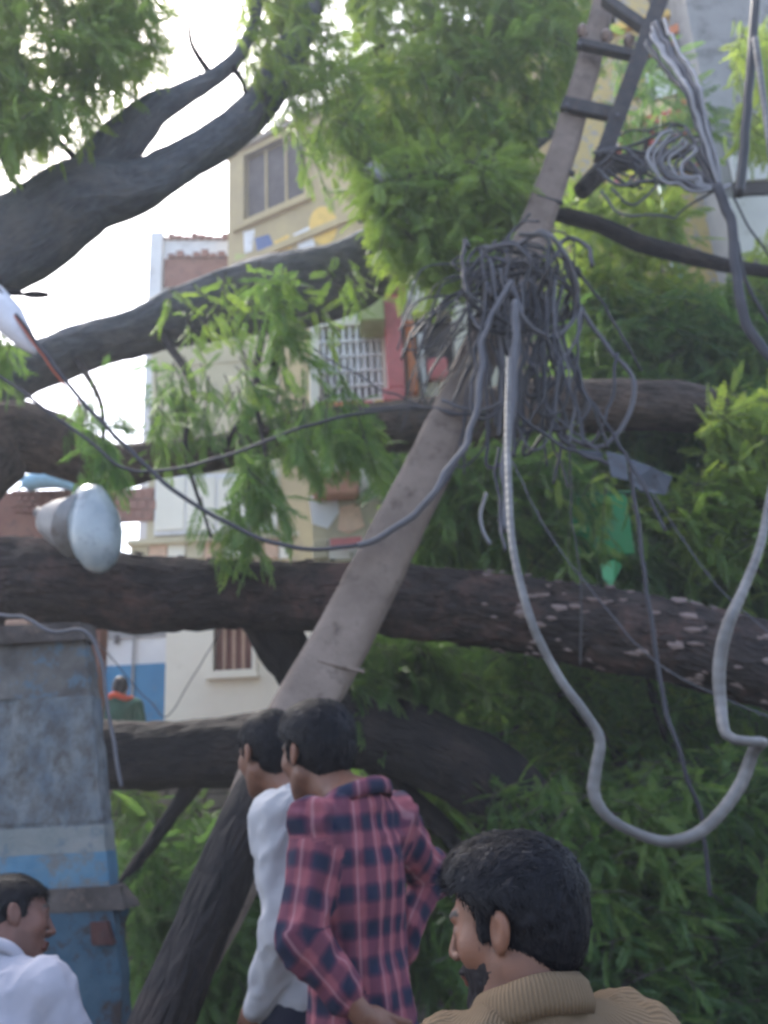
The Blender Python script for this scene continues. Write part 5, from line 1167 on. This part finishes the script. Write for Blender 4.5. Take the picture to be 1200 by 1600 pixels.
for i in range(30):           # strands fanning left over the leaves
    y0 = rnd.uniform(395, 560); Yc = rnd.uniform(4.0, 4.2); x1 = rnd.uniform(620, 720)
    strand([(rnd.uniform(790, 840), rnd.uniform(400, 500), Yc), (760, (y0+430)/2+rnd.uniform(-20, 20), Yc), (x1+40, y0+rnd.uniform(-10, 50), Yc), (x1, y0+rnd.uniform(40, 130), Yc)], rnd.uniform(.002, .008), rnd.choice(['cable_mid', 'cable_black', 'cable_black']))
for pts, r_, mt in (([(800, 440, 3.9), (775, 480, 3.9), (758, 530, 3.9), (752, 600, 3.88), (738, 670, 3.85), (700, 740, 3.8), (660, 790, 3.8), (600, 840, 3.85), (560, 852, 3.88)], .017, 'cable_grey'), ([(806, 470, 3.85), (803, 560, 3.82), (797, 640, 3.8), (790, 760, 3.75), (786, 830, 3.7)], .020, 'cable_grey'), ([(858, 450, 4), (845, 540, 4), (850, 620, 4), (872, 680, 4), (900, 700, 4)], .015, 'cable_mid'),
                    ([(880, 530, 4), (905, 600, 4), (945, 660, 4), (985, 720, 4), (1010, 770, 4), (1040, 830, 4)], .010, 'cable_mid'), ([(870, 540, 4), (900, 580, 4), (930, 650, 4), (950, 700, 4)], .009, 'cable_black'), ([(800, 635, 3.9), (850, 680, 3.9), (900, 705, 3.9), (950, 725, 3.9)], .009, 'cable_mid'), ([(855, 640, 3.95), (890, 670, 3.95), (935, 705, 3.95)], .006, 'cable_grey'),
                    ([(690, 625, 4), (740, 640, 4), (800, 620, 4), (850, 560, 4)], .009, 'cable_grey'), ([(560, 640, 4.25), (640, 632, 4.2), (720, 650, 4.1), (790, 640, 4)], .008, 'cable_mid'), ([(490, 545, 4.4), (560, 590, 4.3), (650, 630, 4.2), (730, 650, 4.1)], .005, 'cable_mid'), ([(640, 520, 4.3), (655, 580, 4.3), (668, 640, 4.3)], .006, 'cable_black'), ([(780, 700, 3.8), (776, 780, 3.75), (790, 860, 3.6)], .007, 'cable_mid')):
    strand(pts, r_, mt)
for i in range(14):           # slack loops below the steel brace
    Yc = rnd.uniform(4.1, 4.4); x0, y0 = rnd.uniform(925, 960), rnd.uniform(225, 300)
    strand([(x0, y0, Yc), (x0+rnd.uniform(20, 50), y0+rnd.uniform(-30, 40), Yc), (x0+rnd.uniform(60, 110), y0+rnd.uniform(-60, 50), Yc), (x0+rnd.uniform(120, 150), y0+rnd.uniform(-70, 40), Yc), (1118, 296, 3.95)], rnd.uniform(.005, .010), rnd.choice(['cable_black', 'cable_mid', 'cable_grey']))
wl = thing('cable_coil', 'bunch of whitish cable loops hanging between the steel brace and right edge', 'cable coil', tuple(P(1080, 250, 4.1)))
for i in range(11):
    o_ = i*4.2; rr = rnd.uniform(-8, 8); Yc = 4.0+rnd.uniform(-.06, .06)
    cable(None, [(1030-o_*.4+rr, 30+o_, Yc+.3), (1052+rr, 80+o_, Yc+.15), (1085-o_*.3+rr, 140, Yc), (1108-i*2, 200+rr, Yc), (1122-i*1.5, 260, Yc), (1126, 292, Yc)], rnd.uniform(.008, .015), ['cable_pale', 'cable_grey', 'cable_mid'][i % 3], parent=wl, sides=6, n=40)
for i in range(7):
    o_ = i*5; Yc = 3.95+rnd.uniform(-.05, .05)
    cable(None, [(1052+o_, 205+i*4, Yc), (1036+o_*1.6, 210+i*5, Yc), (1014+o_*1.7, 245+i*2, Yc), (1026+o_*1.5, 276, Yc), (1064+o_, 290-i*2, Yc), (1100, 302-i*2, Yc), (1126, 297-i, Yc), (1142, 290, Yc)], rnd.uniform(.008, .013), ['cable_pale', 'cable_pale', 'cable_grey'][i % 3], parent=wl, sides=6, n=50)
# torn grey junction box caught in the wires
jb = thing('junction_box', 'torn open slate grey junction box caught in the wires above the green board', 'junction box', tuple(P(1000, 740, 4.4)))
def plate(name, pts, Y, dp, mat, parent):
    n = len(pts); V = [tuple(P(x, y, Y+dy)) for x, y, dy in pts]+[tuple(P(x, y, Y+dy+dp)) for x, y, dy in pts]
    return bevel(mesh(name, V, [tuple(range(n)), tuple(range(2*n-1, n-1, -1))]+[(i, n+i, n+(i+1) % n, (i+1) % n) for i in range(n)], mat, parent, smooth=False), .006)
jm = weathered('slate_plastic', (.09, .11, .15), (.14, .16, .2), (.06, .06, .07), scale=9, rough=.5, bump=.2)
plate('housing', [(946, 705, 0), (978, 712, 0), (982, 752, .03), (955, 745, .02)], 4.35, .12, jm, jb); plate('lid', [(982, 716, 0), (1020, 730, -.05), (1050, 745, 0), (1040, 774, .05), (1000, 768, .02), (984, 752, 0)], 4.4, .03, jm, jb); plate('flap', [(905, 702, 0), (940, 706, 0), (945, 722, .02), (915, 716, .02)], 4.38, .02, jm, jb)
gs = thing('plastic_scrap', 'small bright green plastic scrap stuck in the leaves just above the trunk', 'plastic scrap', tuple(P(955, 890, 5.3))); plate('sheet', [(938, 882, 0), (962, 872, .05), (972, 884, 0), (960, 908, .03), (942, 904, 0)], 5.3, .01, plain('green_plastic', (.07, .33, .14), .4), gs); plate('fold', [(942, 904, 0), (960, 908, .03), (955, 918, .02)], 5.29, .01, plain('green_plastic2', (.05, .25, .10), .4), gs)

# ================================================================ LAMPS
def bell(name, a, b, prof, mat, parent, sides=32, closed=True):
    a, b = np.array(a, float), np.array(b, float); path = np.array([a+(b-a)*t for t, r in prof]); path += np.linspace(0, 1e-4, len(prof))[:, None]
    V, Q, bk = tube_arrays(path, [r for t, r in prof], sides, cap=closed); 
    return mesh(name, V, Q, mat, parent, attrs={'bark': bk})
lmp = thing('street_lamp', 'broken street lamp with a metal reflector and bulging glass bowl on the trunk', 'street lamp', tuple(P(130, 830, 4.2)))
a, b = P(140, 770, 4.25), P(158, 893, 4.15)
bell('glass_bowl', a, b, [(0, .075), (.12, .098), (.35, .128), (.55, .130), (.75, .112), (.9, .075), (.97, .04), (1, .01)], weathered('clouded_glass', (.24, .28, .30), (.38, .42, .44), (.16, .18, .20), scale=4, rough=.18, bump=.05, spec=.6), lmp)
aa, bb = P(78, 812, 4.4), P(128, 822, 4.24)
bell('reflector', aa, bb, [(0, .045), (.05, .09), (.3, .115), (.7, .14), (.95, .165), (1, .17)], weathered('reflector_metal', (.26, .25, .25), (.36, .35, .35), (.18, .15, .14), scale=6, rough=.45, bump=.1, metallic=.3), lmp)
ring = [P(150+62*math.cos(t), 826+66*math.sin(t), 4.2-.02*math.cos(t)) for t in np.linspace(0, 2*np.pi, 30)]
bell('neck', P(60, 800, 4.5), P(80, 812, 4.4), [(0, .03), (.9, .035), (1, .03)], M['cable_grey'], lmp, 14)
V, Q, bk = tube_arrays(np.array([tuple(P(x, y, 4.16)) for x, y in ((114, 772), (112, 810), (118, 850), (132, 880), (148, 893))]), [.008]*5, 8); mesh('rim', V, Q, M['cable_pale'], lmp)
l2 = thing('street_lamp', 'white street lamp tip poking in at the left edge under the thick limb', 'street lamp', tuple(P(20, 510, 3.95)))
bell('lamp_shell', P(-22, 452, 3.95), P(55, 552, 3.95), [(0, .05), (.1, .075), (.45, .085), (.8, .05), (.95, .02), (1, .006)], plain('white_enamel', (.55, .55, .6), .35), l2, 20)
bell('lamp_base', P(-40, 430, 3.95), P(-22, 453, 3.95), [(0, .04), (.8, .055), (1, .05)], M['steel_dark'], l2, 16)
hb = thing('hanging_bulb_shade', 'crumpled pale grey lamp shade caught in leaves below the yellow house', 'lamp shade', tuple(P(592, 276, 4.8)))
bell('shade', P(578, 262, 4.8), P(604, 290, 4.75), [(0, .03), (.1, .06), (.5, .075), (.9, .07), (1, .045)], plain('dusty_shade', (.3, .3, .34), .5), hb, 20); bell('socket', P(570, 252, 4.82), P(578, 262, 4.8), [(0, .018), (1, .02)], M['steel_dark'], hb, 10)

# ================================================================ PEOPLE
ctan = cloth_mat('olive_rib_knit', 'rib', (.17, .12, .075)); cplaid = cloth_mat('plaid_cotton', 'plaid', None); cwhite = cloth_mat('white_cotton_shaded', 'plain', (.36, .36, .38)); cwhite2 = cloth_mat('pale_cotton_shaded', 'plain', (.30, .30, .35))  # white cottons greyed: shade of an unbuilt canopy is put into the colour
cnavy = cloth_mat('navy_trouser', 'plain', (.02, .023, .04)); cgrey = cloth_mat('grey_trouser', 'plain', (.06, .06, .065)); cgreen = cloth_mat('green_cloth', 'plain', (.03, .10, .07)); corange = cloth_mat('orange_cloth', 'plain', (.55, .10, .05))
def place(px, py, Y, s, z0, local_head=(.02, 0, 1.60), yaw=0, tilt=0):
    """ground point under a person whose head centre is seen at that pixel"""
    up = eul('Y', tilt); h = up@(np.array(local_head)-[0, 0, .95])+[0, 0, .95]; h = eul('Z', yaw)@h*s; q = P(px, py, Y)
    return (q.x-h[0], q.y-h[1], z0)
def fit_scale(px, py, Y, z0, tilt=0, hz=1.60):
    h = eul('Y', tilt)@np.array([.02, 0, hz-.95])+[0, 0, .95]; return (P(px, py, Y).z-z0)/h[2]
s1 = fit_scale(800, 1444, 1.4, 0, 4)
make_person('bearded man in a ribbed olive brown jumper looking left in the near foreground', place(800, 1444, 1.4, s1, 0, yaw=112, tilt=4), 112, s1, head_yaw=42, head_pitch=6, tilt=4, skin=(.15, .066, .04), shirt=ctan, trousers=cgrey, sleeve=(.5, .5), collar=.038, hairvol=1.12, beard=True, seed=3, neck_up=0, hem=.84, shirt_name='jumper')
s2 = fit_scale(492, 1176, 2.5, GZ, 0)
make_person('man in pink and navy plaid shirt with one hand at his back', place(492, 1176, 2.5, s2, GZ, (.13, 0, 1.60), yaw=142), 142, s2, slim=.78, lean_head=.11, head_yaw=-6, head_pitch=5, skin=(.14, .062, .039), shirt=cplaid, trousers=cnavy, sleeve=(.385, .50), collar=.028, seed=5, hem=.80, hairvol=1.15,
            arms={1: ((.0, .255, 1.185), (-.11, .14, 1.02), (-.35, -.8, -.45), (-1, .1, .2)), -1: ((.02, -.42, 1.27), (.06, -.235, 1.06), (-.3, .8, -.25), (.1, 1, .2))})
s3 = fit_scale(417, 1176, 2.95, GZ, 0)
make_person('man in a white shirt half hidden in front of the plaid shirt man', place(417, 1176, 2.95, s3, GZ, (.14, 0, 1.60), yaw=155), 155, s3, lean_head=.12, head_yaw=-20, head_pitch=8, skin=(.17, .078, .05), shirt=cwhite, trousers=cnavy, sleeve=(.50, .5), collar=.026, seed=8, hem=.90,
            arms={1: ((-.05, .205, 1.14), (.06, .17, .95), (.4, -.2, -.5), (0, -1, 0)), -1: ((-.04, -.24, 1.13), (.06, -.24, .90), (.15, 0, -1), (0, 1, 0))})
s4 = .93
make_person('man in white shirt at lower left with hand raised to his mouth', place(20, 1442, 2.25, fit_scale(20, 1442, 2.25, GZ, 30), GZ, yaw=84, tilt=30), 84, fit_scale(20, 1442, 2.25, GZ, 30), head_yaw=-58, head_pitch=-12, tilt=30, skin=(.12, .052, .038), shirt=cwhite2, trousers=cgrey, sleeve=(.26, .24), collar=.022, seed=11, hem=.85,
            arms={-1: ((.14, -.26, 1.20), (.19, -.09, 1.38), (.15, .35, .9), (-.5, .8, 0)), 1: ((.05, .24, 1.14), (.15, .2, .9), (.15, -.05, -1), (0, -1, 0))})
zp = vz; s5 = (P(190, 1075, 9.9).z-zp)/1.60
make_person('distant person in green with an orange scarf before the blue wall', place(188, 1078, 9.9, s5, zp, yaw=100), 100, s5, skin=(.2, .1, .07), shirt=cgreen, trousers=cgreen, sleeve=(.3, .3), coarse=True, scarf=corange, seed=13)
for c in list(bpy.data.meshes):
    if c.users == 0: bpy.data.meshes.remove(c)
# ================================================================ HAZE (added volume, stands in for lens glare)
V, Q = box_arrays((-150, -150, -1.2), (150, 160, 14.5))
hzo = mesh('haze', V, Q, None, smooth=False, mats=[bpy.data.materials.new('glare_haze')]); hm = hzo.data.materials[0]; hm.use_nodes = True; hm.node_tree.nodes.clear()
pv_ = hm.node_tree.nodes.new('ShaderNodeVolumePrincipled'); pv_.inputs['Density'].default_value = .0052; pv_.inputs['Color'].default_value = (.93, .95, 1, 1); pv_.inputs['Anisotropy'].default_value = .3
ho_ = hm.node_tree.nodes.new('ShaderNodeOutputMaterial'); hm.node_tree.links.new(pv_.outputs[0], ho_.inputs['Volume'])
hzo['kind'] = 'stuff'; hzo['label'] = 'thin pale haze added to stand in for lens glare'; hzo['category'] = 'haze'
